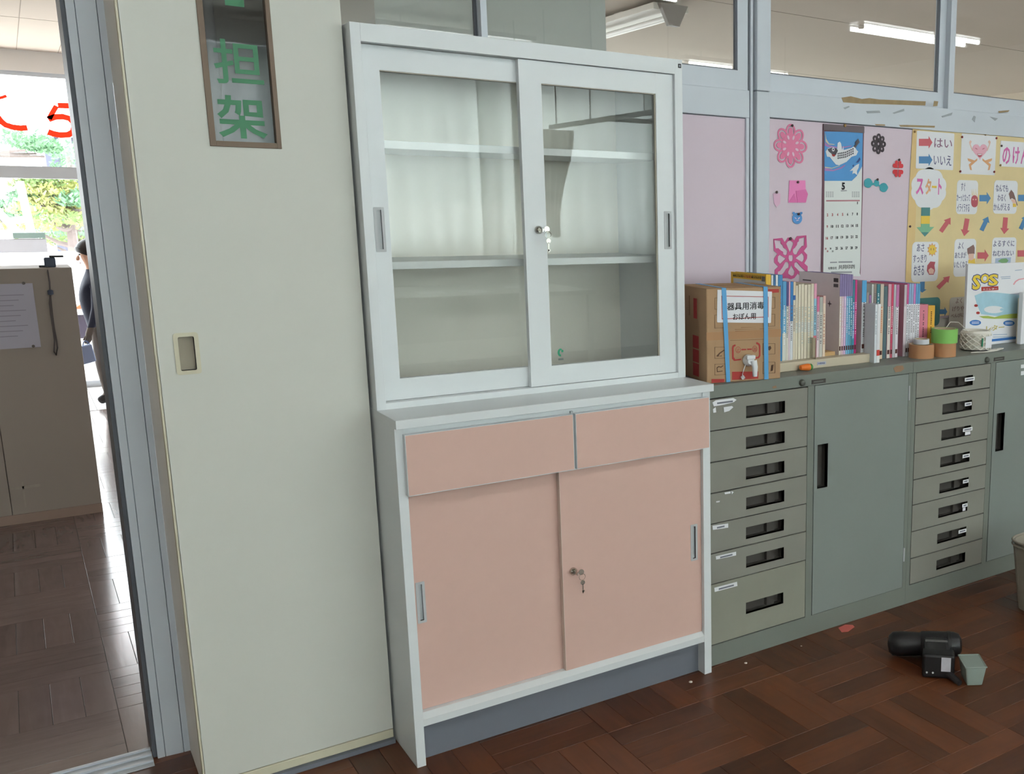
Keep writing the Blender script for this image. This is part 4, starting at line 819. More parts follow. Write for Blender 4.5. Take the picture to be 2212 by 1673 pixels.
# books: every one stands on the rack or on the cabinet top, spine to the room
BK = {}
def bm_(c):
    if c not in BK: BK[c] = mat('book_%02x%02x%02x' % c, c, 0.5, var=0.06, scale=25)
    return BK[c]
M_pages = mat('book_pages', (222, 216, 202), 0.85, var=0.06, scale=60)
def book(cx0, cx1, ctop, on_rack, cols, label, y=0.150, depth=0.19, cover=None, sticker=False, marks=True, tilt=0.0, scale=6.506, ox=1680, oy=570, zb=None):
    x0 = at(ox+cx0/scale, 700, y).x+0.0004; x1 = at(ox+cx1/scale, 700, y).x-0.0004
    z0 = zb if zb else (0.9058 if on_rack else TZ); z1 = at(ox+(cx0+cx1)/2/scale, oy+ctop/scale, y).z
    t = thing('book', ((x0+x1)/2, y+depth/2, z0), label, 'book', 'books standing in the row on the steel cabinets')
    th = max(0.0007, min(0.0016, (x1-x0)*0.12)); cv = bm_(cover or cols[0][1])
    bx('pages', M_pages, t, x0+th, x1-th, y+0.0015, y+depth-0.003, z0+0.001, z1-0.0025)
    bx('front_cover', cv, t, x0, x0+th, y, y+depth, z0, z1); bx('back_cover', cv, t, x1-th, x1, y, y+depth, z0, z1)
    sp = None; h = z1-z0; zt = z1
    for k, (fr_, c_) in enumerate(cols):
        zb_ = z0 if k == len(cols)-1 else zt-h*fr_
        s_ = bx('spine', bm_(c_), t, x0, x1, y-0.0012, y+0.0003, zb_, zt); zt = zb_
        sp = sp or s_
    w = x1-x0
    if marks and w > 0.003:
        rr = random.Random(int(cx0)); ink = bm_(marks) if isinstance(marks, tuple) else bm_((104, 98, 106))
        b = MB(); zz = z1-h*(0.3 if len(cols) > 1 else 0.12)
        for i in range(rr.randint(10, 20)):
            ch = min(w*0.75, 0.009); xa_ = x0+w*0.5-min(w*0.22, 0.003); b.box(xa_, x0+w*0.5+min(w*0.22, 0.003)*(0.5+0.5*rr.random()), y-0.0016, y-0.0011, zz-0.0034, zz); zz -= 0.0062*(1.0+0.9*(rr.random() > 0.8))
            if zz < z0+h*0.22: break
        b.build('spine_print', ink, t)
    if sticker:
        b = MB(); b.box(x0+w*0.15, x1-w*0.15, y-0.0016, y-0.0011, z0+0.014, z0+0.029); b.build('shelf_mark', bm_((84, 40, 36)), t)
    return t, x0, x1, z0, z1
def nm(s): return s
C_cream = (222, 212, 190)
o3 = dict(scale=5.975, ox=1470, oy=570, depth=0.19)
bk = book(1097, 1163, 140, True, [(1.0, (232, 186, 66))], 'tall yellow book at the left end, rising behind the cardboard box', marks=(120, 60, 30), **o3)
# lettering on the top of its cover
t_, X0, X1, Z0, Z1 = bk
ycv = [o for o in t_.children if o.name.startswith('front_cover')][0]
def side_text(body, m, parent, x, y0, y1, z0, z1, bold=0.0):
    vs, fs = text_mesh(body, bold); return put(vs, fs, lambda u, v, w: (x-0.0003-w*0.05, y1+(y0-y1)*u, z0+(z1-z0)*v), 'lettering', m, parent)
for y0_, y1_, m_ in ((0.226, 0.262, M_redp), (0.27, 0.322, M_ink), (0.175, 0.218, M_ink)):
    b = MB(); yy_ = y0_; rr_ = random.Random(3)
    while yy_ < y1_:
        b.box(X0-0.0007, X0-0.0002, yy_, yy_+0.003+0.003*rr_.random(), Z1-0.014, Z1-0.0115+0.004*rr_.random()); b.box(X0-0.0007, X0-0.0002, yy_+0.001, yy_+0.003, Z1-0.016, Z1-0.005); yy_ += 0.0085
    b.build('cover_print', m_, ycv)
MB().box(X0-0.0008, X0-0.0002, 0.152, 0.325, Z1-0.09, Z1-0.020).build('cover_panel', bm_((206, 206, 204)), ycv)
MB().box(X0-0.0014, X0-0.0008, 0.153, 0.17, Z1-0.022, Z1-0.006).build('cover_code', bm_((120, 116, 108)), ycv)
book(1166, 1192, 148, True, [(1.0, (206, 214, 224))], 'thin white book next to the yellow one behind the box', **o3)
book(1194, 1222, 146, True, [(1.0, (60, 108, 150))], 'thin dark blue book behind the top of the box', **o3)
book(1224, 1252, 146, True, [(1.0, (226, 226, 226))], 'thin pale white book between two blue ones behind the box', **o3)
book(1254, 1312, 145, True, [(1.0, (70, 142, 196))], 'bright blue book just above the right edge of the box', **o3)
book(64, 118, 250, True, [(0.35, (92, 160, 206)), (0.3, (126, 182, 216)), (0.35, (214, 216, 206))], 'pale blue patterned book right of the cardboard box', marks=(240, 240, 240))
book(119, 148, 262, True, [(0.3, (88, 76, 130)), (0.7, (226, 222, 210))], 'purple topped thin book with black title on white')
book(149, 172, 250, True, [(0.3, (226, 172, 196)), (0.7, (226, 208, 216))], 'thin pale pink book left of the blue topped one', marks=(190, 110, 140))
book(173, 212, 254, True, [(0.5, (58, 128, 190)), (0.5, (218, 222, 226))], 'blue topped book with black lettering on its white foot')
book(213, 245, 256, True, [(0.17, (226, 206, 178)), (0.06, (52, 98, 168)), (0.77, C_cream)], 'cream book with a small blue square and a printed title')
for k, (a, b_, tp_) in enumerate(((246, 279, 308), (284, 321, 290), (325, 363, 285), (367, 409, 298), (414, 456, 293), (461, 501, 280))):
    book(a, b_, tp_, True, [(0.5, C_cream), (0.14, (214, 212, 200)), (0.36, (224, 216, 194))], '%s of the six matching cream magazines in the row' % ('first', 'second', 'third', 'fourth', 'fifth', 'sixth')[k], marks=(176, 190, 186))
book(503, 541, 280, True, [(0.2, (226, 160, 184)), (0.5, (150, 196, 216)), (0.3, (216, 120, 130))], 'pink and light blue book right of the cream magazines', sticker=True)
book(545, 581, 460, True, [(0.25, (216, 120, 156)), (0.75, (226, 206, 210))], 'short pink topped book beside the steel divider', depth=0.14)
book(583, 628, 470, True, [(0.25, (176, 178, 170)), (0.75, (198, 196, 188))], 'short grey book with dark lettering beside the steel divider', depth=0.14)
book(631, 668, 452, True, [(0.12, (216, 180, 170)), (0.88, (226, 206, 186))], 'short cream book with small red lettering, alone before the wooden block', marks=(190, 120, 100), sticker=False, depth=0.16)
pc = ((222, 210, 196), (226, 196, 206), (212, 180, 214), (126, 182, 214), (104, 172, 206), (84, 150, 168))
pn_ = ('cream', 'pink', 'lilac', 'sky blue', 'mid blue', 'teal')
for k, (a, b_) in enumerate(((862, 891), (893, 922), (924, 955), (957, 985), (987, 1015), (1017, 1043))):
    r_ = book(a, b_, 152, True, [(0.27, (140, 126, 170)), (0.73, pc[k])], 'tall purple topped book with a %s lower spine' % pn_[k], sticker=True, cover=(228, 219, 219) if k == 0 else None, depth=0.215, marks=(236, 232, 240))
    if k == 0:
        t_, X0, X1, Z0, Z1 = r_; cv_ = [o for o in t_.children if o.name.startswith('front_cover')][0]
        b = MB()
        for i in range(14): b.box(X0-0.0007, X0-0.0002, 0.158+i*0.0017, 0.159+i*0.0017, Z1-0.026, Z1-0.013); b.box(X0-0.0007, X0-0.0002, 0.158+i*0.0017, 0.159+i*0.0017, Z1-0.043, Z1-0.032)
        b.build('bar_code', bm_((90, 84, 86)), cv_)
        MB().box(X0-0.0007, X0-0.0002, 0.30, 0.345, Z1-0.030, Z1-0.026).build('cover_print', bm_((90, 84, 86)), cv_)
        star = [(0.012*(1 if k2 % 2 == 0 else 0.3)*math.cos(math.pi*k2/4), 0.012*(1 if k2 % 2 == 0 else 0.3)*math.sin(math.pi*k2/4)) for k2 in range(8)]
        vs, fs = flat_mesh([star], 0.0004); put(vs, fs, lambda u, v, w: (X0-0.0006-w, 0.20+u, Z1-0.10+v), 'cover_star', bm_((96, 84, 88)), cv_)
book(1045, 1074, 230, True, [(0.3, (70, 132, 150)), (0.5, (120, 160, 200)), (0.2, (66, 140, 168))], 'slim teal book next to the purple topped set', sticker=True, marks=(230, 230, 236))
book(1075, 1104, 228, True, [(0.65, (206, 60, 130)), (0.35, (206, 50, 126))], 'slim bright magenta book right of the purple topped set', sticker=True, marks=(240, 220, 230), cover=(190, 60, 120))
book(1172, 1236, 236, True, [(0.3, (88, 166, 214)), (0.7, (226, 228, 232))], 'blue topped white book at the right end of the rack', sticker=True, cover=(214, 204, 210))
book(1238, 1272, 402, True, [(1.0, (158, 148, 142))], 'short taupe book at the right end of the rack', marks=None, depth=0.15)
book(1274, 1306, 440, False, [(0.3, (150, 110, 160)), (0.7, (176, 150, 176))], 'short purple book just right of the rack', depth=0.15, cover=(140, 132, 136))
book(1308, 1334, 290, False, [(1.0, (202, 204, 200))], 'tall thin pale grey book right of the rack', marks=None, depth=0.2)
book(1336, 1376, 288, False, [(1.0, (150, 136, 128))], 'tall brownish book right of the rack', depth=0.2)
book(1380, 1424, 290, False, [(1.0, (58, 122, 134))], 'tall dark teal book with white lettering right of the rack', marks=(220, 226, 226), depth=0.2)
book(1430, 1478, 288, False, [(0.3, (200, 186, 170)), (0.7, (220, 196, 170))], 'tall cream book with orange lettering', marks=(206, 120, 84), sticker=True)
book(1480, 1530, 318, False, [(1.0, (84, 108, 114))], 'dark slate book among the pale ones', marks=None)
book(1538, 1584, 288, False, [(0.3, (214, 160, 176)), (0.7, (226, 214, 206))], 'pink topped cream book left of the red one', sticker=True)
book(1586, 1616, 284, False, [(0.8, (206, 74, 104)), (0.2, (200, 90, 110))], 'slim red book among the pale ones', marks=(240, 214, 220), sticker=True)
book(1618, 1650, 296, False, [(1.0, (186, 184, 190))], 'slim grey book right of the red one', marks=None)
book(1652, 1692, 298, False, [(0.3, (196, 120, 170)), (0.7, (230, 222, 228))], 'white book with a purple pink top in the right half of the row', sticker=True)
book(1764, 1800, 296, False, [(0.3, (196, 186, 192)), (0.7, (220, 206, 212))], 'pale mauve book showing a rose coloured cover', cover=(196, 140, 152), marks=None)
rc = ((206, 90, 146), (142, 172, 208), (150, 176, 210), (204, 130, 190), (104, 164, 210), (96, 160, 208))
rn = ('deep pink', 'grey blue', 'pale blue', 'orchid pink', 'bright blue', 'sky blue end')
for k, (a, b_) in enumerate(((1802, 1828), (1830, 1860), (1862, 1893), (1895, 1924), (1926, 1954), (1956, 1986))):
    book(a, b_, 282, False, [(0.28, rc[k]), (0.72, (232, 230, 236))], 'white manual with a %s top near the tape rolls' % rn[k], sticker=k < 2)
book(1362, 1396, 575, False, [(1.0, (216, 222, 226))], 'low white booklet standing forward of the row, left of its twin', y=0.092, depth=0.05, marks=(160, 170, 180))
book(1398, 1440, 568, False, [(0.78, (226, 226, 230)), (0.1, (206, 70, 60)), (0.12, (226, 226, 226))], 'low white booklet with a red mark standing forward of the row', y=0.092, depth=0.05, marks=None)
book(1985, 2102, 575, False, [(1.0, (216, 128, 146))], 'thick pink paperback behind the tape rolls', marks=(70, 40, 50), depth=0.13, y=0.15)
book(2104, 2200, 590, False, [(1.0, (226, 172, 66))], 'thick yellow paperback behind the tape rolls', marks=(60, 44, 34), depth=0.13, y=0.15)

# tape rolls
M_kraft = mat('kraft_tape', (186, 136, 96), 0.5, var=0.05)
def roll(x, y, z, ro, ri, h, m, mc, label, grp=None, tilt=0.0):
    t = thing('tape_roll', (x, y, z), label, 'tape', grp)
    MB().lathe([(ri+0.003, 0), (ro, 0), (ro, h), (ri+0.003, h)], (x, y, z), n=32, closed=False).build('tape', m, t, smooth=True)
    MB().lathe([(ri, 0), (ri+0.003, 0), (ri+0.003, h), (ri, h)], (x, y, z), n=32, closed=False).build('core', mc, t, smooth=True)
    return t
M_core = mat('paper_core', (196, 178, 150), 0.8, var=0.05)
roll(1.842, 0.098, TZ, 0.0445, 0.036, 0.0475, M_kraft, M_core, 'brown packing tape roll lying under the small white tape')
roll(1.846, 0.104, TZ+0.0476, 0.028, 0.022, 0.017, mat('clear_white_tape', (212, 214, 220), 0.3, var=0.02), M_core, 'small white tape roll lying on the left brown tape roll')
roll(1.936, 0.080, TZ, 0.0435, 0.036, 0.0485, M_kraft, M_core, 'brown packing tape roll lying under the green tape')
roll(1.937, 0.080, TZ+0.0486, 0.047, 0.037, 0.049, mat('green_cloth_tape', (136, 196, 100), 0.55, var=0.05), M_core, 'bright green cloth tape roll stacked on a brown roll')
# ball of white string
sp = thing('string_spool', (2.155, 0.125, TZ), 'spool of white plastic string with loose ends beside the green tape', 'string')
M_str = mat('white_string', (232, 228, 218), 0.6, var=0.05)
MB().lathe([(0.018, 0.004), (0.052, 0.004), (0.055, 0.02), (0.054, 0.055), (0.05, 0.066), (0.018, 0.066)], (2.155, 0.125, TZ), n=28, closed=False).build('winding', mat('string_gaps', (206, 200, 188), 0.8, var=0.1), sp, smooth=True)
for k in range(12):
    pts = []
    for i in range(13):
        t = i/12; a = 2*math.pi*(k/12)+t*1.5; pts.append((2.155+0.0565*math.cos(a), 0.125+0.0565*math.sin(a), TZ+0.006+0.056*t))
    MB().tube(pts, 0.0022, 5).build('strand', M_str, sp); pts = [(2*2.155-p[0], p[1], p[2]) for p in pts]; MB().tube(pts, 0.0022, 5).build('strand', M_str, sp)
MB().lathe([(0.046, 0.0), (0.055, 0.0), (0.056, 0.008), (0.05, 0.016), (0.044, 0.014)], (2.155, 0.125, TZ+0.058), n=28, closed=False).build('top_winding', M_str, sp, smooth=True)
def arcpt(a0, a1, r, z0, z1, n): return [(2.155+r*math.cos(a0+(a1-a0)*i/n), 0.125+r*math.sin(a0+(a1-a0)*i/n), TZ+z0+(z1-z0)*i/n) for i in range(n+1)]
wr = MB(); n = 8; pa_ = arcpt(-1.75, -0.75, 0.0592, 0.012, 0.012, n); pb_ = [(p[0], p[1], TZ+0.056) for p in pa_]
wr.v = pa_+pb_; wr.f = [(i, i+1, n+2+i, n+1+i) for i in range(n)]; wo = wr.build('wrapper', M_paper, sp); s_ = wo.modifiers.new('t', 'SOLIDIFY'); s_.thickness = 0.0008
MB().tube([(2.128, 0.069, TZ+0.020), (2.1285, 0.0685, TZ+0.05)], 0.003, 6).build('wrapper_mark', M_logo, sp)
MB().tube([(2.11, 0.12, TZ+0.07), (2.03, 0.10, TZ+0.112), (1.97, 0.085, TZ+0.118), (1.945, 0.08, TZ+0.1)], 0.0013, 6).build('loose_end', M_str, sp)
MB().tube([(2.17, 0.075, TZ+0.07), (2.19, 0.08, TZ+0.088), (2.21, 0.085, TZ+0.086), (2.205, 0.1, TZ+0.07)], 0.0013, 6).build('loose_end', M_str, sp)
for k, (r1, yy) in enumerate(((0.03, 0.062), (0.045, 0.056), (0.06, 0.06), (0.07, 0.066))):
    MB().tube([(2.10-0.01*k, 0.07, TZ+0.002), (2.13, yy-0.01, TZ+0.002), (2.18, yy-0.012, TZ+0.003), (2.18+r1, yy+0.004, TZ+0.004), (2.19+r1, yy+0.022, TZ+0.002), (2.17, yy+0.012, TZ+0.0015)], 0.0016, 6).build('loose_end', M_str, sp)
# leaflet stand with large letters
sl = thing('letter_leaflet', (2.45, 0.21, TZ), 'white leaflet with yellow SOS lettering standing at the right edge', 'leaflet')
SY0 = 0.185
def S2(x, y): return (1940+x/6.971, 550+y/6.971)
def s_loop(pts): return px_loop([S2(*p) for p in pts], SY0)
a = at(*S2(1055, 150), SY0); xr = a.x+0.36; zt_ = a.z; TS = TZ+0.0005
bx('leaflet_card', M_paper, sl, a.x, xr, SY0, SY0+0.012, TS, zt_, bevel=0.001)
lbx = [o for o in sl.children][0]
def spaper(name, loops, m, off=0.0005): 
    vs, fs = flat_mesh([s_loop(l) for l in loops], 0.0004); return put(vs, fs, lambda u, v, w: (u, SY0-off-w, v), name, m, sl)
M_sosb = mat('navy_print', (70, 80, 130), 0.6); M_sosy = mat('yellow_print', (236, 206, 70), 0.6); M_sky = mat('sky_print', (168, 206, 222), 0.6, var=0.12, scale=30); M_grs = mat('grass_print', (170, 186, 88), 0.6, var=0.1, scale=40)
def stext(body, m, x0, y0, x1, y1, off, bold=0.0): return text_px(body, m, sl, *S2(x0, y0), *S2(x1, y1), off, SY0, bold)
for l_, x0, y0, x1, y1 in (('S', 1108, 300, 1245, 540), ('O', 1235, 285, 1375, 440), ('S', 1350, 290, 1510, 480)):
    stext(l_, M_sosb, x0-8, y0-8, x1+8, y1+8, 0.0006, 0.07); stext(l_, M_sosy, x0+4, y0+6, x1-4, y1-6, 0.0011, 0.035)
spaper('red_tab', [[(1252, 490), (1508, 478), (1510, 535), (1254, 552)]], M_redp); stext('ミニレター', M_paper, 1275, 500, 1490, 540, 0.0011, 0.01)
spaper('picture', [[(1150, 620), (1300, 560), (1500, 575), (1830, 610), (1850, 760), (1800, 960), (1500, 930), (1250, 900), (1190, 760)]], M_sky)
spaper('grass', [[(1215, 930), (1350, 925), (1450, 945), (1560, 915), (1700, 895), (1800, 890), (1795, 960), (1450, 970), (1280, 960)]], M_grs, 0.0009)
spaper('cloud_print', [ell(1440, 830, 150, 55, 18)], M_paper, 0.0009)
for x, y in ((1170, 770), (1200, 880), (1640, 620), (1560, 830)): spaper('flower_print', [ell(x, y, 30, 22, 6)], M_redp if x < 1300 else M_sky, 0.0013)
for cx_, cy_, tx_ in ((1162, 1028, 'いじめ'), (1668, 1035, 'いじめ')): spaper('speech_oval', [ell(cx_, cy_, 86, 42, 24)], mat('oval_blue', (60, 118, 190), 0.6))
stext('レター', mat('khaki_print', (196, 180, 110), 0.6), 1320, 1050, 1600, 1160, 0.0006, 0.03)
spaper('rainbow', [[(1730, 450), (1760, 400), (1810, 370), (1900, 355), (2000, 360), (2000, 375), (1900, 370), (1820, 385), (1775, 415), (1745, 460)]], mat('rainbow_print', (226, 160, 170), 0.6))
bx('blue_band', mat('oval_blue', (60, 118, 190), 0.6), sl, at(*S2(1415, 1300), SY0).x-0.06, xr-0.002, SY0-0.0009, SY0-0.0003, TZ+0.012, TZ+0.022)
for k, (x0, y0, x1) in enumerate(((1545, 335, 1690), (1555, 360, 1690), (1680, 595, 1830), (1760, 235, 1865), (1430, 1205, 1640), (1430, 1240, 1730))): spaper('print_line', [[(x0, y0), (x1, y0-8), (x1, y0+2), (x0, y0+10)]], mat('pale_print', (160, 176, 200), 0.6))
ws = thing('white_sheet_stack', (2.56, 0.12, TZ), 'white upright file in front of the SOS leaflet at the frame edge', 'file')
q = at(2206, 640, 0.13); bx('sheet_block', M_paper, ws, q.x+0.005, q.x+0.26, 0.125, 0.145, TZ, at(2212, 632, 0.13).z, bevel=0.002); bx('sheet_edge', M_rack, ws, q.x+0.007, q.x+0.258, 0.146, 0.15, TZ, at(2212, 645, 0.13).z)
# ------------------------------------------------------------------ paper things pinned to the pink boards
def C8(x, y): return (1640+x/4.403, 240+y/4.403)
def wl(pts): return px_loop(pts)
M_pin = mat('dark_push_pin', (84, 62, 62), 0.4, var=0.1); M_pinr = mat('red_push_pin', (140, 42, 46), 0.4); M_pinb = mat('brass_push_pin', (150, 118, 70), 0.35, metal=0.4)
def pin(parent, px, py, m=None, r=0.0048):
    c = at(px, py, WALLY); MB().lathe([(r*0.55, 0.0), (r*0.6, 0.003), (r, 0.004), (r, 0.006), (r*0.7, 0.0075)], (c.x, WALLY-0.0012, c.z), (0, -1, 0), 10).build('push_pin', m or M_pin, parent, smooth=True)
def item(name, px, py, label, cat):
    c = at(px, py, WALLY); return thing(name, (c.x, WALLY-0.002, c.z), label, cat)
def flower_loop(c, R, n, depth, rot=0.0, N=120, sx=1.0):
    return [(c[0]+sx*R*(1-depth+depth*abs(math.cos(n*(a-rot)/2))**0.6)*math.cos(a), c[1]+R*(1-depth+depth*abs(math.cos(n*(a-rot)/2))**0.6)*math.sin(a)) for a in (2*math.pi*k/N for k in range(N))]
M_hot = mat('pink_craft_paper', (226, 130, 166), 0.7, var=0.05, scale=20); M_pale = mat('pale_paper', (232, 196, 214), 0.7)
fc = at(1707.5, 315.5, WALLY); fc = (fc.x, fc.z); fl_ = item('paper_flower', 1707, 364, 'large pink paper flower with eight petals pinned beside the aluminium post', 'paper flower')
RF = 0.0755
ovals = []
for k in range(8):
    a = math.pi/2+k*math.pi/4; d = Vector((math.cos(a), math.sin(a))); n = Vector((-d.y, d.x)); c = Vector(fc)+d*RF*0.64
    pet = [tuple(c+d*(0.36*RF*math.cos(t))+n*(0.29*RF*math.sin(t))) for t in (2*math.pi*q/28 for q in range(28))]
    o_ = [c+d*(0.27*RF*math.cos(t))+n*(0.205*RF*math.sin(t)) for t in (math.radians(-112+q*22.4) for q in range(11))]
    i_ = [c+d*(0.19*RF*math.cos(t))+n*(0.135*RF*math.sin(t)) for t in (math.radians(112-q*22.4) for q in range(11))]
    paper('petal', [pet, [tuple(p) for p in o_+i_]], M_hot, fl_, 0.0010+0.0002*(k % 2), 0.0008)
    a2 = a+math.pi/8; d2 = Vector((math.cos(a2), math.sin(a2))); n2 = Vector((-d2.y, d2.x)); c2 = Vector(fc)+d2*RF*0.40
    ovals.append([tuple(c2+d2*(0.11*RF*math.cos(t))+n2*(0.06*RF*math.sin(t))) for t in (q*0.524 for q in range(12))])
paper('centre', [ell(fc[0], fc[1], RF*0.53, RF*0.53, 40)], M_hot, fl_, 0.0016, 0.0006)
for lp in ovals: paper('light_spot', [lp], M_pale, fl_, 0.0021, 0.0004)
pin(fl_, 1709.5, 271.5)
# pink folded square and pale slip
og = item('folded_paper', 1724, 440, 'bright pink folded paper square pinned under the pink flower', 'origami')
M_bp = mat('bright_pink_paper', (240, 140, 196), 0.6, var=0.05, scale=30); M_bp2 = mat('bright_pink_fold', (226, 118, 178), 0.6, var=0.05)
paper('sheet', [wl([C8(285, 660), C8(437, 660), C8(440, 740), C8(462, 790), C8(440, 872), C8(275, 872)])], M_bp, og, 0.001, 0.0008); paper('fold', [wl([C8(275, 872), C8(330, 785), C8(355, 872)]), wl([C8(345, 760), C8(437, 745), C8(460, 790), C8(440, 870), C8(360, 870)])], M_bp2, og, 0.0022, 0.001); pin(og, *C8(360, 677))
sl_ = item('paper_slip', 1677, 447, 'faded pale pink paper slip left of the folded square', 'paper slip'); paper('slip', [wl([C8(132, 785), C8(200, 785), C8(198, 880), C8(165, 915), C8(140, 880)])], mat('faded_pink_paper', (226, 184, 208), 0.7), sl_, 0.001, 0.0006); pin(sl_, *C8(158, 772))
dg = item('paper_dog', 1722, 485, 'small blue paper dog face pinned above the magenta cutout', 'paper figure')
M_blu = mat('blue_craft_paper', (92, 152, 214), 0.7, var=0.05)
paper('head', [wl([C8(360+47*math.cos(t), 1022+54*math.sin(t)) for t in (k*0.3142 for k in range(20))])], M_blu, dg, 0.001, 0.0008)
for s in (-1, 1): paper('ear', [wl([C8(362+s*x, y) for x, y in ((22, 985), (26, 962), (44, 960), (48, 975), (36, 985), (32, 1000))])], M_blu, dg, 0.0014, 0.0008)
paper('face_lines', [wl([C8(335, 1010), C8(350, 1020), C8(352, 1030), C8(336, 1018)]), wl([C8(385, 1010), C8(368, 1018), C8(366, 1030), C8(384, 1020)]), wl([C8(350, 1040), C8(374, 1034), C8(374, 1040), C8(352, 1047)])], M_pale, dg, 0.0016, 0.0004); pin(dg, *C8(366, 980))
# magenta cut paper, an openwork square
def K3(x, y): return (1660+x/7.93, 490+y/7.93)
ct = item('paper_cutout', 1707, 605, 'magenta openwork cut paper square pinned low beside the calendar', 'paper cutout')
outer = [(82, 208), (232, 192), (275, 268), (330, 185), (392, 182), (438, 238), (482, 162), (645, 148), (655, 345), (602, 415), (660, 480), (655, 545), (610, 628), (668, 680), (662, 860), (560, 880), (500, 800), (440, 880), (380, 900), (320, 880), (262, 880), (180, 900), (105, 880), (105, 740), (165, 682), (96, 610), (96, 545), (150, 465), (90, 412)]
hol = [[(96, 232), (208, 240), (208, 290), (245, 320), (255, 358), (300, 385), (322, 420), (310, 480), (280, 490), (250, 470), (245, 430), (205, 405), (165, 368), (120, 372)], [(300, 290), (330, 250), (370, 238), (420, 270), (420, 300), (365, 445)], [(520, 205), (615, 182), (608, 325), (570, 330), (530, 385), (500, 430), (480, 475), (440, 475), (415, 440), (415, 390), (450, 360), (485, 310), (490, 270), (515, 250)],
       [(160, 510), (190, 480), (295, 545), (195, 640), (155, 590)], [(345, 490), (412, 488), (418, 540), (405, 592), (355, 592), (340, 540)], [(460, 540), (570, 450), (605, 500), (605, 560), (575, 608)], [(285, 605), (330, 605), (345, 650), (340, 700), (300, 725), (275, 770), (240, 810), (200, 830), (155, 850), (158, 770), (190, 760), (235, 700), (262, 650)], [(390, 655), (448, 770), (430, 830), (390, 845), (335, 805), (335, 770)], [(440, 625), (480, 600), (505, 630), (545, 680), (590, 720), (630, 760), (628, 830), (560, 800), (500, 740), (440, 680)]]
paper('lattice', [wl([K3(*p) for p in lp]) for lp in [outer]+hol], mat('magenta_craft_paper', (206, 92, 146), 0.7, var=0.05), ct, 0.0012, 0.0008); pin(ct, *K3(362, 205), r=0.006)
# black flower, red clover, teal figures
bf = item('paper_flower', 1897, 336, 'small dark grey paper flower pinned right of the calendar', 'paper flower')
c = at(1897.5, 311, WALLY); c = (c.x, c.z); R = 0.038
hl = [[(c[0]+0.66*R*math.cos(a)+0.12*R*math.cos(t), c[1]+0.66*R*math.sin(a)+0.12*R*math.sin(t)) for t in (k2*0.628 for k2 in range(10))] for a in (k*math.pi/4 for k in range(8))]
paper('petals', [flower_loop(c, R, 8, 0.3, math.pi/2)]+hl+[ell(c[0], c[1], R*0.14, R*0.14, 12)], mat('charcoal_paper', (74, 66, 72), 0.7), bf, 0.001, 0.0008)
rc_ = item('paper_clover', 1939, 387, 'red four leaf paper clover pinned near the yellow poster', 'paper figure')
c = at(1939.5, 365, WALLY); hp = []
for k in range(4):
    a = math.pi/4+k*math.pi/2; d = Vector((math.cos(a)*0.85, math.sin(a)*1.0)); n = Vector((-math.sin(a), math.cos(a))); lp = []
    for t in (2*math.pi*i/24 for i in range(24)):
        hx = 16*math.sin(t)**3/17; hy = (13*math.cos(t)-5*math.cos(2*t)-2*math.cos(3*t)-math.cos(4*t))/17
        p = Vector((c.x, c.z))+d*(0.0205+hy*0.0180)+n*hx*0.0172; lp.append((p.x, p.y))
    paper('leaf', [lp], mat('red_craft_paper', (214, 66, 74), 0.7, var=0.05), rc_, 0.001+0.0002*k, 0.0007)
pin(rc_, *C8(1323, 465))
tb = item('paper_garland', 1893, 413, 'teal paper string of three round animals pinned right of the calendar', 'paper figure')
M_teal = mat('teal_craft_paper', (74, 166, 178), 0.7, var=0.05)
for cx_, cy_, rx, ry in ((1035, 685, 40, 46), (1115, 685, 24, 34), (1182, 728, 40, 44)): paper('animal', [wl([C8(cx_+rx*math.cos(t)*(1+.06*math.cos(5*t)), cy_+ry*math.sin(t)) for t in (k*0.262 for k in range(24))])], M_teal, tb, 0.001, 0.0007)
paper('link', [wl([C8(1068, 690), C8(1095, 680), C8(1098, 698), C8(1070, 708)]), wl([C8(1132, 695), C8(1150, 708), C8(1145, 722), C8(1128, 712)])], M_teal, tb, 0.0013, 0.0006)
pin(tb, *C8(1117, 652))

# calendar
cl_ = item('wall_calendar', 1818, 597, 'narrow wall calendar with a carp streamer picture and the number five', 'calendar')
M_cb = mat('calendar_backing', (112, 76, 88), 0.6, var=0.05)
paper('backing', [wl([(1777, 268), (1866, 273), (1863, 420), (1858, 596), (1773, 596), (1776, 400)])], M_cb, cl_, 0.001, 0.001)
bx('top_bar', mat('calendar_bar', (104, 92, 98), 0.5), cl_, at(1777.5, 270, WALLY).x, at(1865.5, 270, WALLY).x, WALLY-0.005, WALLY-0.0008, at(1820, 284.5, WALLY).z, at(1820, 271, WALLY).z)
pin(cl_, 1823, 271.5, M_pinb, 0.006)
pic = paper('picture', [wl([(1780, 284), (1863, 286), (1861, 391), (1780, 391)])], mat('calendar_sky_blue', (84, 152, 212), 0.5, var=0.06, scale=12), cl_, 0.0022, 0.0006)
sh = paper('date_sheet', [wl([(1780, 391), (1839, 391), (1850, 380), (1861, 360), (1860.5, 420), (1857, 575), (1856, 590), (1858, 597), (1777, 596), (1779, 500)])], mat('calendar_paper', (226, 230, 228), 0.6, var=0.02), cl_, 0.0027, 0.0006)
def K4(x, y): return (1770+x/7.05, 265+y/7.05)
def cp(name, m, off, *loops): paper(name, [wl([K4(*p) for p in l]) for l in loops], m, pic, off, 0.0004)
M_cw = mat('carp_white', (224, 226, 230), 0.6); M_ck = mat('carp_grey', (86, 84, 92), 0.6); M_rn = mat('ribbon_pink', (176, 130, 190), 0.6); M_rn2 = mat('ribbon_cream', (206, 196, 170), 0.6)
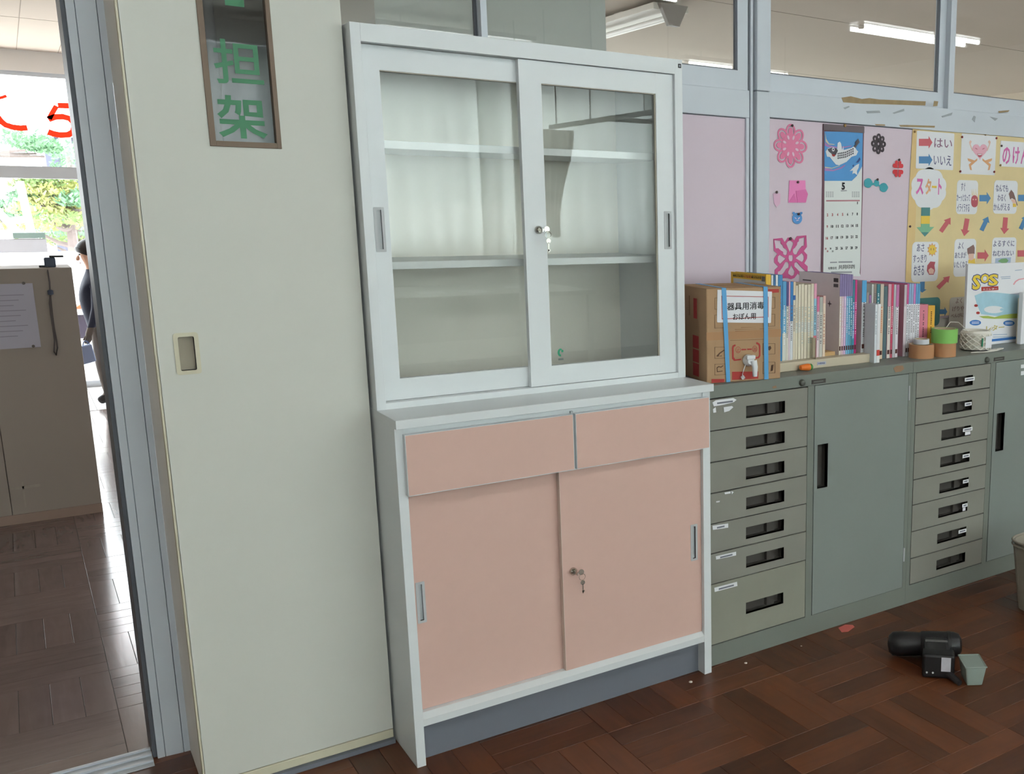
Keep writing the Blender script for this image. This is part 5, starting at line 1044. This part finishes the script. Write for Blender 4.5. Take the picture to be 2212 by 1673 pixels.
cp('ribbon', M_rn, 0.0032, [(75, 300), (130, 345), (240, 370), (380, 365), (480, 350), (480, 362), (380, 382), (240, 388), (120, 372), (75, 350)], [(75, 690), (200, 720), (320, 680), (380, 640), (385, 655), (330, 700), (200, 742), (75, 735)])
cp('ribbon', M_rn2, 0.0036, [(75, 140), (95, 250), (140, 320), (220, 330), (220, 340), (130, 335), (85, 290)], [(75, 672), (180, 690), (300, 650), (300, 660), (180, 702), (75, 690)])
cp('carp_body', M_cw, 0.0040, [(85, 440), (120, 390), (190, 375), (260, 400), (268, 310), (300, 290), (320, 320), (335, 420), (355, 355), (360, 420), (480, 385), (520, 360), (560, 425), (580, 440), (550, 500), (480, 520), (400, 600), (290, 650), (240, 640), (190, 580), (150, 525), (105, 520)])
cp('carp_head', M_ck, 0.0044, [(112, 405), (185, 378), (250, 395), (270, 430), (235, 500), (185, 485), (130, 440)])
for k in range(9):
    for j in range(3):
        x = 262+k*28; y = 488-k*9+j*34-4*abs(k-4)
        cp('carp_scale', M_ck, 0.0044, [(x, y), (x+16, y-14), (x+26, y+4), (x+10, y+20)])
cp('carp_tail', M_ck, 0.0044, [(505, 360), (540, 330), (530, 300), (580, 245), (600, 300), (560, 350), (540, 390)])
cp('carp_eye', M_cw, 0.0048, [(198+20*math.cos(t), 410+30*math.sin(t)) for t in (k*0.5236 for k in range(12))]); cp('carp_eye', M_ink, 0.0052, [(198+9*math.cos(t), 410+14*math.sin(t)) for t in (k*0.5236 for k in range(12))])
cp('carp_mouth', M_redp, 0.0048, [(175, 480), (235, 490), (215, 520), (185, 512)])
cp('second_carp', M_cw, 0.0040, [(450, 740), (500, 690), (545, 650), (595, 625), (585, 690), (560, 740), (565, 800), (520, 770), (490, 785), (500, 730)]); cp('second_carp', mat('carp_navy', (60, 84, 140), 0.6), 0.0044, [(545, 615), (600, 530), (615, 560), (580, 610)], [(495, 650), (515, 640), (510, 675), (495, 670)])
M_dr = mat('date_red', (160, 60, 66), 0.6)
def ct_(body, x, y, w, h, m=M_ink, bold=0.04): text_px(body, m, sh, x-w/2, y-h/2, x+w/2, y+h/2, 0.0032, WALLY, bold)
ct_('5', 1820.5, 402.5, 7.5, 16, M_ink, 0.05); ct_('1', 1851, 438.7, 1.6, 5.6)
XS = (1786.4, 1797, 1808.2, 1819, 1829.7, 1840.4, 1850.5); YR = {0: (464.5, 463.5, 462.5), 1: (489.8, 488.6, 487.5), 2: (514.6, 513, 511.3), 3: (537.5, 537, 535.3)}
for r_, row in enumerate((('2', '3', '4', '5', '6', '7', '8'), ('9', '10', '11', '12', '13', '14', '15'), ('16', '17', '18', '19', '20', '21', '22'), ('23', '24', '25', '26', '27', '28', '29'))):
    for k, d_ in enumerate(row):
        y0_, y1_, y2_ = YR[r_]; yy = y0_+(y2_-y0_)*k/6; xx = XS[k]-0.7*r_
        small = r_ == 3 and k < 2
        ct_(d_, xx-(2 if small else 0), yy, (3.4 if small else 5.2) if len(d_) == 2 else 2.8, 4.2 if small else 6.2, M_dr if (k == 0 or (r_ == 0 and k in (1, 2, 3))) else M_ink)
ct_('30', 1786.5, 543, 3.6, 4, M_dr); ct_('31', 1797.5, 543, 3.4, 4)
ct_('有限会社', 1797, 579.5, 19, 6.5, M_ink, 0.01); ct_('共同印刷', 1827.5, 576.8, 35, 10.5, M_ink, 0.012)
M_grt = mat('grey_small_print', (150, 152, 158), 0.7)
for x0, y0, x1, y1, m in ((1783.5, 432.5, 1856, 435.5, mat('weekday_red', (188, 130, 138), 0.7)), (1792, 566, 1807, 568.5, M_grt), (1810, 565, 1840, 568, M_grt), (1794, 587, 1839, 590, M_grt), (1815, 411.5, 1828, 413.5, M_grt)): paper('print_line', [wl([(x0, y0), (x1, y0-0.4), (x1, y1-0.4), (x0, y1)])], m, sh, 0.0032, 0.0003)
for xx in (1783, 1839):
    for k in range(5):
        for j in range(4): paper('print_line', [wl([(xx+j*4.4, 414.5+k*2.6), (xx+j*4.4+3, 414.4+k*2.6), (xx+j*4.4+3, 415.6+k*2.6), (xx+j*4.4, 415.7+k*2.6)])], M_grt, sh, 0.0032, 0.0003)

# ------------------------------------------------------------------ yellow flow-chart poster
def Q(x, y): return (1940+x/5.228, 260+y/5.228)
def Q2(x, y): return (1940+x/6.971, 550+y/6.971)
po = item('kraft_poster', 2100, 700, 'large yellow kraft paper poster with cards and arrows pinned on the wall', 'poster')
M_kr = mat('yellow_kraft_paper', (226, 206, 158), 0.8, var=0.10, scale=9, bump=0.25, bscale=18)
zt2 = at(2090, 287, WALLY).z
ml = [(at(1971, 279, WALLY).x, zt2), (2.151, 1.5), (2.146, 1.3), (2.145, 0.96), (2.98, 0.96), (2.98, zt2)]
sheet = paper('sheet', [ml], M_kr, po, 0.0008, 0.0008)
paper('side_fold', [[(ml[0][0], zt2-0.001), (ml[0][0]+0.035, zt2-0.001), (2.19, 1.25), (2.18, 0.96), (2.146, 0.96), (2.1465, 1.3)]], mat('kraft_fold', (224, 194, 140), 0.8, var=0.1, scale=12), po, 0.0014, 0.0005)
M_ar = mat('red_arrow_card', (206, 104, 112), 0.6, var=0.03); M_ab = mat('blue_arrow_card', (86, 138, 186), 0.6, var=0.03); M_tl = mat('teal_card', (84, 140, 140), 0.6, var=0.04)
M_pen = mat('blue_pen', (96, 96, 132), 0.7); M_penp = mat('mauve_pen', (150, 108, 134), 0.7); M_flesh = mat('crayon_flesh', (230, 192, 176), 0.7); M_brn = mat('crayon_brown', (140, 110, 106), 0.7); M_yel = mat('crayon_yellow', (236, 200, 88), 0.7); M_pnk = mat('crayon_pink', (232, 178, 194), 0.7); M_mag = mat('crayon_magenta', (214, 110, 176), 0.7); M_org = mat('crayon_orange', (226, 172, 128), 0.7); M_rose = mat('crayon_rose', (190, 96, 106), 0.7)
def card(pts, q=Q, m=None, off=0.002, name='card', rad=None):
    if rad is not None:
        (x0, y0), (x1, y1) = pts; a = at(*q(x0, y1), WALLY); b = at(*q(x1, y0), WALLY); lp = rrect(a.x, a.z, b.x, b.z, rad)
    else: lp = wl([q(*p) for p in pts])
    return paper(name, [lp], m or M_paper, po, off, 0.0006)
def dr_(parent, m, pts, q=Q, off=0.0027, name='drawing'): return paper(name, [wl([q(*p) for p in pts])], m, parent, off, 0.0004)
def tx_(parent, body, m, x0, y0, x1, y1, q=Q, off=0.0027, bold=0.004): return text_px(body, m, parent, *q(x0, y0), *q(x1, y1), off, WALLY, bold)
def arr(m, p, q_, w, q=Q, off=0.0022, head=0.35, hw=1.9): return paper('arrow', [wl([q(*t) for t in arrow(p, q_, w, head, hw)])], m, po, off, 0.0006)
c1 = card(((195, 150), (632, 545)), rad=0.004)
for m, y in ((M_ar, 250), (M_ab, 448)): dr_(c1, m, arrow((230, y), (382, y), 40, 0.28, 1.75), name='arrow')
tx_(c1, 'はい', M_penp, 402, 215, 607, 305); tx_(c1, 'いいえ', M_pen, 395, 402, 600, 505)
c2 = card(((697, 180), (1107, 605)), rad=0.002)
hrt = []
for i in range(32):
    t = 2*math.pi*i/32; hrt.append((918+84*math.sin(t)**3, 345-(13*math.cos(t)-5*math.cos(2*t)-2*math.cos(3*t)-math.cos(4*t))*6.2))
dr_(c2, M_pnk, hrt); dr_(c2, M_rose, [(888, 378), (945, 376), (935, 410), (915, 420), (898, 410)], off=0.0031); dr_(c2, M_paper, [(893, 382), (940, 380), (932, 392), (900, 394)], off=0.0035)
for s in (-1, 1):
    dr_(c2, M_rose, [(918+s*x, y) for x, y in ((28, 325), (50, 312), (52, 318), (30, 331))], off=0.0031)
    dr_(c2, M_flesh, [(918+s*x, y) for x, y in ((78, 340), (105, 270), (92, 240), (108, 225), (122, 245), (114, 275), (86, 348))])
    dr_(c2, M_org, [(918+s*x, y) for x, y in ((30, 430), (60, 455), (100, 440), (140, 430), (130, 460), (95, 475), (125, 500), (110, 560), (90, 565), (100, 515), (60, 480), (30, 455))])
c3_ = card(((1140, 265), (1620, 520)), rad=0.003)
for ch, x0, x1 in (('の', 1170, 1265), ('け', 1285, 1370), ('ん', 1378, 1470)): tx_(c3_, ch, M_mag, x0, 305, x1, 495, bold=0.02)
cc = at(*Q(345, 775), WALLY); cloud = [(cc.x+0.095*(1+0.07*abs(math.sin(5*a)))*math.cos(a)*1.0, cc.z+0.078*(1+0.07*abs(math.sin(5*a)))*math.sin(a)) for a in (2*math.pi*k/80 for k in range(80))]
c4 = paper('card', [cloud], M_paper, po, 0.002, 0.0006)
for ch, x0, x1, m in (('ス', 195, 285, M_mag), ('タ', 300, 372, M_org), ('ー', 375, 430, M_yel), ('ト', 445, 490, M_mag)): tx_(c4, ch, m, x0, 660 if ch != 'ー' else 740, x1, 840 if ch != 'ー' else 765, bold=0.035)
for m, pts in ((M_tl, [(258, 985), (357, 985), (355, 1080), (255, 1080)]), (M_yel, [(255, 1080), (355, 1080), (352, 1170), (254, 1170)]), (mat('green_gradient_card', (130, 184, 150), 0.6), [(254, 1170), (352, 1170), (352, 1205), (402, 1205), (345, 1265), (255, 1265), (206, 1210), (254, 1205)]), (M_tl, [(255, 1265), (345, 1265), (298, 1315)])): paper('start_arrow', [wl([Q(*p) for p in pts])], m, po, 0.0022, 0.0006)
c5 = card(((648, 682), (902, 1060)), rad=0.018); tx_(c5, 'すぐ', M_pen, 705, 705, 755, 800); tx_(c5, 'カーッとなって', M_pen, 655, 835, 808, 915); tx_(c5, 'イライラする', M_pen, 660, 945, 802, 1035)
dr_(c5, M_rose, [(858+44*math.cos(t)*(1-.12*math.cos(2*t)), 915+68*math.sin(t)) for t in (k*0.2618 for k in range(24))])
for x in (835, 855, 878): dr_(c5, M_yel, [(x-4, 850), (x-8, 775), (x+2, 848)])
for x in (842, 872): dr_(c5, M_flesh, [(x+7*math.cos(t), 895+9*math.sin(t)) for t in (k*0.6283 for k in range(10))], off=0.0031)
arr(M_ab, (915, 880), (1042, 880), 36)
c6 = card(((1065, 686), (1350, 1055)), rad=0.018); tx_(c6, 'なんでも', M_pen, 1098, 730, 1240, 805); tx_(c6, 'わるく', M_pen, 1118, 838, 1212, 915); tx_(c6, 'かんがえる', M_pen, 1072, 940, 1258, 1018)
dr_(c6, M_brn, [(1245, 830), (1272, 785), (1300, 820), (1345, 960), (1335, 965), (1318, 900), (1280, 880), (1260, 895)]); dr_(c6, M_flesh, [(1265, 890), (1315, 895), (1325, 940), (1290, 935)]); dr_(c6, M_yel, [(1290, 938), (1325, 942), (1330, 978), (1292, 980)])
arr(M_ab, (1352, 878), (1480, 878), 36)
arr(M_ar, (478, 1258), (588, 1100), 24); arr(M_ar, (776, 1112), (742, 1308), 26); arr(M_ab, (938, 1245), (1012, 1088), 24); arr(M_ar, (1210, 1098), (1194, 1285), 26); arr(M_ab, (1380, 1230), (1455, 1070), 24)
c7 = card(((142, 1370), (458, 1830)), rad=0.02); tx_(c7, 'あさ', M_pen, 205, 1392, 292, 1485); tx_(c7, 'すっきり', M_pen, 162, 1515, 318, 1610); tx_(c7, 'おきる', M_pen, 170, 1635, 290, 1755)
sun = [(380+(58 if k % 2 else 40)*math.cos(k*math.pi/10), 1462+(78 if k % 2 else 54)*math.sin(k*math.pi/10)) for k in range(20)]
dr_(c7, M_org, sun); dr_(c7, M_yel, [(380+40*math.cos(t), 1462+52*math.sin(t)) for t in (k*0.314 for k in range(20))], off=0.0031); dr_(c7, M_brn, [(362, 1445), (368, 1445), (368, 1470), (362, 1470)], off=0.0035); dr_(c7, M_brn, [(392, 1445), (398, 1445), (398, 1470), (392, 1470)], off=0.0035)
dr_(c7, M_rose, [(320, 1700), (325, 1640), (360, 1595), (415, 1600), (405, 1640), (412, 1700), (395, 1745), (345, 1745)]); dr_(c7, M_flesh, [(335, 1690), (365, 1665), (400, 1690), (392, 1735), (345, 1735)], off=0.0031)
c8 = card(((618, 1338), (880, 1770)), rad=0.018); tx_(c8, 'よく', M_pen, 672, 1378, 735, 1455); tx_(c8, 'あたまが', M_pen, 635, 1485, 765, 1560); tx_(c8, 'いたくなる', M_pen, 625, 1590, 778, 1670)
dr_(c8, M_brn, [(775, 1450), (845, 1405), (860, 1440), (858, 1510), (790, 1525), (778, 1500)]); dr_(c8, M_flesh, [(790, 1510), (850, 1505), (848, 1570), (815, 1585), (790, 1560)], off=0.0031); dr_(c8, M_yel, [(790, 1575), (862, 1560), (866, 1620), (785, 1615)], off=0.0029)
arr(M_ar, (892, 1528), (1018, 1528), 36); arr(M_ar, (1345, 1505), (1470, 1505), 36)
c9 = card(((1042, 1322), (1335, 1760)), rad=0.018); tx_(c9, 'よるすぐに', M_pen, 1068, 1355, 1310, 1430); tx_(c9, 'ねむれない', M_pen, 1062, 1465, 1302, 1538)
dr_(c9, mat('crayon_pale_blue', (176, 192, 216), 0.7), [(1095, 1560), (1270, 1548), (1262, 1625), (1088, 1632)]); dr_(c9, mat('crayon_green', (128, 172, 122), 0.7), [(1120, 1592), (1160, 1565), (1215, 1560), (1240, 1585), (1210, 1618), (1165, 1612)], off=0.0031)
arr(M_ab, (365, 322), (358, 575), 34, Q2, 0.0018, 0.2); arr(M_ar, (595, 505), (772, 325), 30, Q2)
a = at(*Q2(300, 1095), WALLY); b_ = at(*Q2(632, 640), WALLY); paper('card', [rrect(a.x-0.02, a.z, b_.x, b_.z, 0.02)], M_tl, po, 0.0018, 0.0006)
arr(M_ab, (618, 862), (735, 862), 36, Q2)
c10 = card(((755, 625), (1150, 1120)), Q2, mat('grey_card', (196, 188, 178), 0.7), rad=0.015); tx_(c10, 'よく', M_brn, 860, 655, 960, 740, Q2); tx_(c10, 'げりや', M_brn, 810, 770, 985, 860, Q2); tx_(c10, 'べんぴに', M_brn, 785, 880, 985, 955, Q2)
for x, y, m in ((178, 130, M_pinb), (712, 190, M_pinr), (1100, 203, M_pinr), (692, 578, M_pinr), (1075, 583, M_pinr), (1158, 290, M_pin), (1145, 508, M_pinb), (125, 1200, M_pin), (975, 160, M_pinb)): pin(po, *Q(x, y), m)

# ------------------------------------------------------------------ things on the floor
def atz(px, py, Z=0.0):
    d = _rt*((px-PPX)/F) + _up*((PPY-py)/F) + _fw; return CAM+d*((Z-CAM.z)/d.z)
M_tool = mat('black_tool_rubber', (34, 33, 35), 0.4, var=0.12, scale=30)
tl = thing('power_tool', (1.43, -0.33, 0.0), 'black cordless power tool with a white sticker lying on the floor', 'power tool')
A0 = Vector((1.393, -0.235, 0.042)); dA = Vector((0.77, -0.638, 0)).normalized(); LA = 0.235
MB().lathe([(0.006, 0.0), (0.026, 0.004), (0.037, 0.016), (0.039, 0.04), (0.037, 0.085), (0.036, 0.10)], A0, dA, 20).build('nose', M_tool, tl, smooth=True)
MB().lathe([(0.036, 0.10), (0.0405, 0.106), (0.041, 0.17), (0.0405, 0.205), (0.035, 0.222), (0.022, 0.23)], A0, dA, 20).build('motor_housing', M_tool, tl, smooth=True)
MB().lathe([(0.036, -0.006), (0.0425, -0.004), (0.0425, 0.006), (0.036, 0.008)], A0+dA*0.19, dA, 20, closed=False).build('rear_ring', M_black, tl, smooth=True)
H0 = A0+dA*0.15; dH = Vector((-0.70, -0.71, 0)).normalized(); dHn = dH.cross(Vector((0, 0, 1))).normalized(); AH = Matrix((dHn, dH, Vector((0, 0, 1)))).transposed()
MB().obox(H0+dH*0.068+Vector((0, 0, 0.0)), AH, 0.040, 0.055, 0.034).build('handle', M_tool, tl, bevel=0.012)
MB().obox(H0+dH*0.128+dHn*-0.004+Vector((0, 0, -0.003)), AH, 0.048, 0.026, 0.038).build('battery', M_tool, tl, bevel=0.008)
MB().obox(H0+dH*0.052+Vector((0, 0, 0.0345)), AH, 0.034, 0.006, 0.0015).build('grey_band', mat('tool_grey_band', (112, 110, 110), 0.45), tl)
MB().obox(H0+dH*0.1545+dHn*-0.026+Vector((0, 0, 0.006)), AH, 0.014, 0.0008, 0.022).build('sticker', mat('tool_sticker', (200, 198, 206), 0.5, var=0.12, scale=80), tl)
MB().tube([H0+dH*0.14+dHn*-0.03+Vector((0, 0, -0.024)), H0+dH*0.165+dHn*-0.048+Vector((0, 0, -0.029)), H0+dH*0.19+dHn*-0.066+Vector((0, 0, -0.033))], [0.012, 0.010, 0.009], 8).build('hook', M_tool, tl, smooth=True)
for s in (0.012, 0.03): MB().lathe([(0.003, 0), (0.003, 0.002)], H0+dH*0.154+dHn*s+Vector((0, 0, -0.022)), dH, 8).build('contact', M_alub, tl)
# pale green cube beside it
cu = thing('pale_block', (1.50, -0.47, 0), 'pale grey green plastic block beside the black power tool', 'block')
g0 = atz(2089, 1483); g1 = atz(2122, 1482); ed = (g1-g0).normalized(); nd = Vector((-ed.y, ed.x, 0)); hh = 0.062; w_ = (g1-g0).length
b = MB(); bot = [g0, g1, g1+nd*0.07, g0+nd*0.07]; k_ = 0.0085
top = [g0-ed*k_-nd*k_, g1+ed*k_-nd*k_, g1+ed*k_+nd*(0.07+k_), g0-ed*k_+nd*(0.07+k_)]
b.add([(p.x, p.y, 0.0005) for p in bot]+[(p.x, p.y, hh) for p in top], [(0, 3, 2, 1), (4, 5, 6, 7), (0, 1, 5, 4), (1, 2, 6, 5), (2, 3, 7, 6), (3, 0, 4, 7)])
M_blk = mat('pale_green_plastic', (146, 158, 150), 0.5, var=0.06, scale=30)
b.build('block', M_blk, cu, bevel=0.004)
b = MB(); rim = [(p.x, p.y) for p in top]
for i in range(4):
    p, q = top[i], top[(i+1) % 4]; b.tube([(p.x, p.y, hh), (q.x, q.y, hh)], 0.0022, 6)
b.build('rim', M_blk, cu)
rs = thing('red_scrap', tuple(atz(1828, 1360)), 'small salmon red paper scrap on the floor near the steel cabinet', 'paper scrap')
pts = [atz(*p) for p in ((1811, 1358), (1826, 1351), (1842, 1352), (1846, 1356), (1832, 1366), (1818, 1367))]
MB().prism([(p.x, p.y, 0.0008) for p in pts], (0, 0, 0.0012)).build('scrap', mat('salmon_paper', (212, 108, 98), 0.7, var=0.06), rs)
for k, (px_, py_, r_, lb_) in enumerate(((1492, 1475, 0.006, 'white crumb on the floor in front of the white cabinet foot'), (1611, 1434, 0.005, 'pale crumb on the floor below the rusty drawer'), (1731, 1397, 0.003, 'tiny pale crumb on the floor before the steel cabinet door'))):
    p = atz(px_, py_); t = MB().lathe([(0.001, 0.0002), (r_, 0.001), (r_*0.9, r_*0.5), (r_*0.4, r_*0.75)], (p.x, p.y, 0.0), n=7).build('crumb', mat('crumb_white', (214, 206, 196), 0.8, var=0.1), None); tag(t, lb_, 'crumb')
# waste basket at the right edge
wbk = thing('waste_basket', (2.115, -0.302, 0), 'grey plastic waste basket cut by the right edge of the frame', 'waste basket')
M_bk = mat('basket_grey', (150, 142, 130), 0.6, var=0.06)
R0 = at(2185, 1165, -0.15); bcx, bcy, bh, bw0, bw1 = 2.115, -0.302, 0.252, 0.088, 0.115
def rsq(r, z, n=28): return [(bcx+r*math.copysign(abs(math.cos(t))**0.5, math.cos(t)), bcy+r*math.copysign(abs(math.sin(t))**0.5, math.sin(t)), z) for t in (2*math.pi*k/n for k in range(n))]
b = MB(); n = 28; rows = [rsq(bw0, 0.001), rsq(bw0+0.6*(bw1-bw0), bh*0.6), rsq(bw1-0.004, bh), rsq(bw1-0.008, bh), rsq(bw0+0.6*(bw1-bw0)-0.004, bh*0.6), rsq(bw0-0.004, 0.005)]
for r_ in rows: b.v += r_
b.f = [(i*n+k, i*n+(k+1) % n, (i+1)*n+(k+1) % n, (i+1)*n+k) for i in range(5) for k in range(n)]+[tuple(range(n-1, -1, -1)), tuple(range(5*n, 6*n))]
b.build('bucket', M_bk, wbk, smooth=True)
for dz, rr in ((0.0, 0.004), (-0.014, 0.0035)):
    lp = rsq(bw1+0.001, bh+dz); MB().tube(lp+[lp[0]], rr, 6).build('rim', M_bk, wbk, smooth=True)
for k in range(0, 28, 2):
    p, q = rsq(bw0+0.001, 0.02)[k], rsq(bw1-0.003, bh*0.92)[k]; MB().tube([p, q], 0.002, 5).build('rib', M_bk, wbk)

# ------------------------------------------------------------------ desk behind the camera, mirrored in the cabinet glass
dk = thing('desk', (2.3, -5.5, 0), 'grey office desk under the curtains behind the camera', 'desk')
M_desk = mat('desk_grey', (150, 146, 138), 0.5, var=0.05)
bx('desktop', M_desk, dk, 1.5, 3.2, -6.0, -4.9, 0.70, 0.735, bevel=0.004)
for x in (1.52, 3.14):
    for y in (-5.98, -4.96): bx('leg', M_alub, dk, x, x+0.04, y, y+0.04, 0.0, 0.70)
bx('modesty_panel', M_desk, dk, 1.56, 3.14, -5.96, -5.945, 0.25, 0.70)
for k, (x, y, a) in enumerate(((1.95, -5.25, 0.2), (2.28, -5.2, -0.15), (2.75, -5.45, 0.4))):
    m3 = Matrix.Rotation(a, 3, 'Z'); t = MB().obox((x, y, 0.738), m3, 0.105, 0.148, 0.002).build('paper_sheets', M_paper, None)
    tag(t, 'white paper sheets on the desk behind the camera, %s of three' % ('left', 'middle', 'right')[k], 'papers', 'papers on the desk')

# worn patches on the front edge of the steel tops
sc_ = [o for o in bpy.data.objects if o.name.startswith('steel_cabinet')]
for tt, pts in ((sc_[0], [(1930, 796), (1936, 791), (1950, 790), (1953, 797), (1946, 803), (1934, 805)]), (sc_[0], [(1668, 836), (1676, 833), (1678, 838), (1670, 840)])):
    vs, fs = flat_mesh([px_loop(pts, GY-0.002)], 0.0005); put(vs, fs, lambda u, v, w: (u, GY-0.0023-w, v), 'worn_patch', mat('worn_paint', (150, 118, 92), 0.7, var=0.2, scale=60), tt)
for cx_, cy_ in ((1162, 1028), (1668, 1035)):
    for q in (-12, 8): spaper('oval_print', [[(cx_-55, cy_+q), (cx_+55, cy_+q-3), (cx_+55, cy_+q+5), (cx_-55, cy_+q+8)]], M_paper, 0.0010)
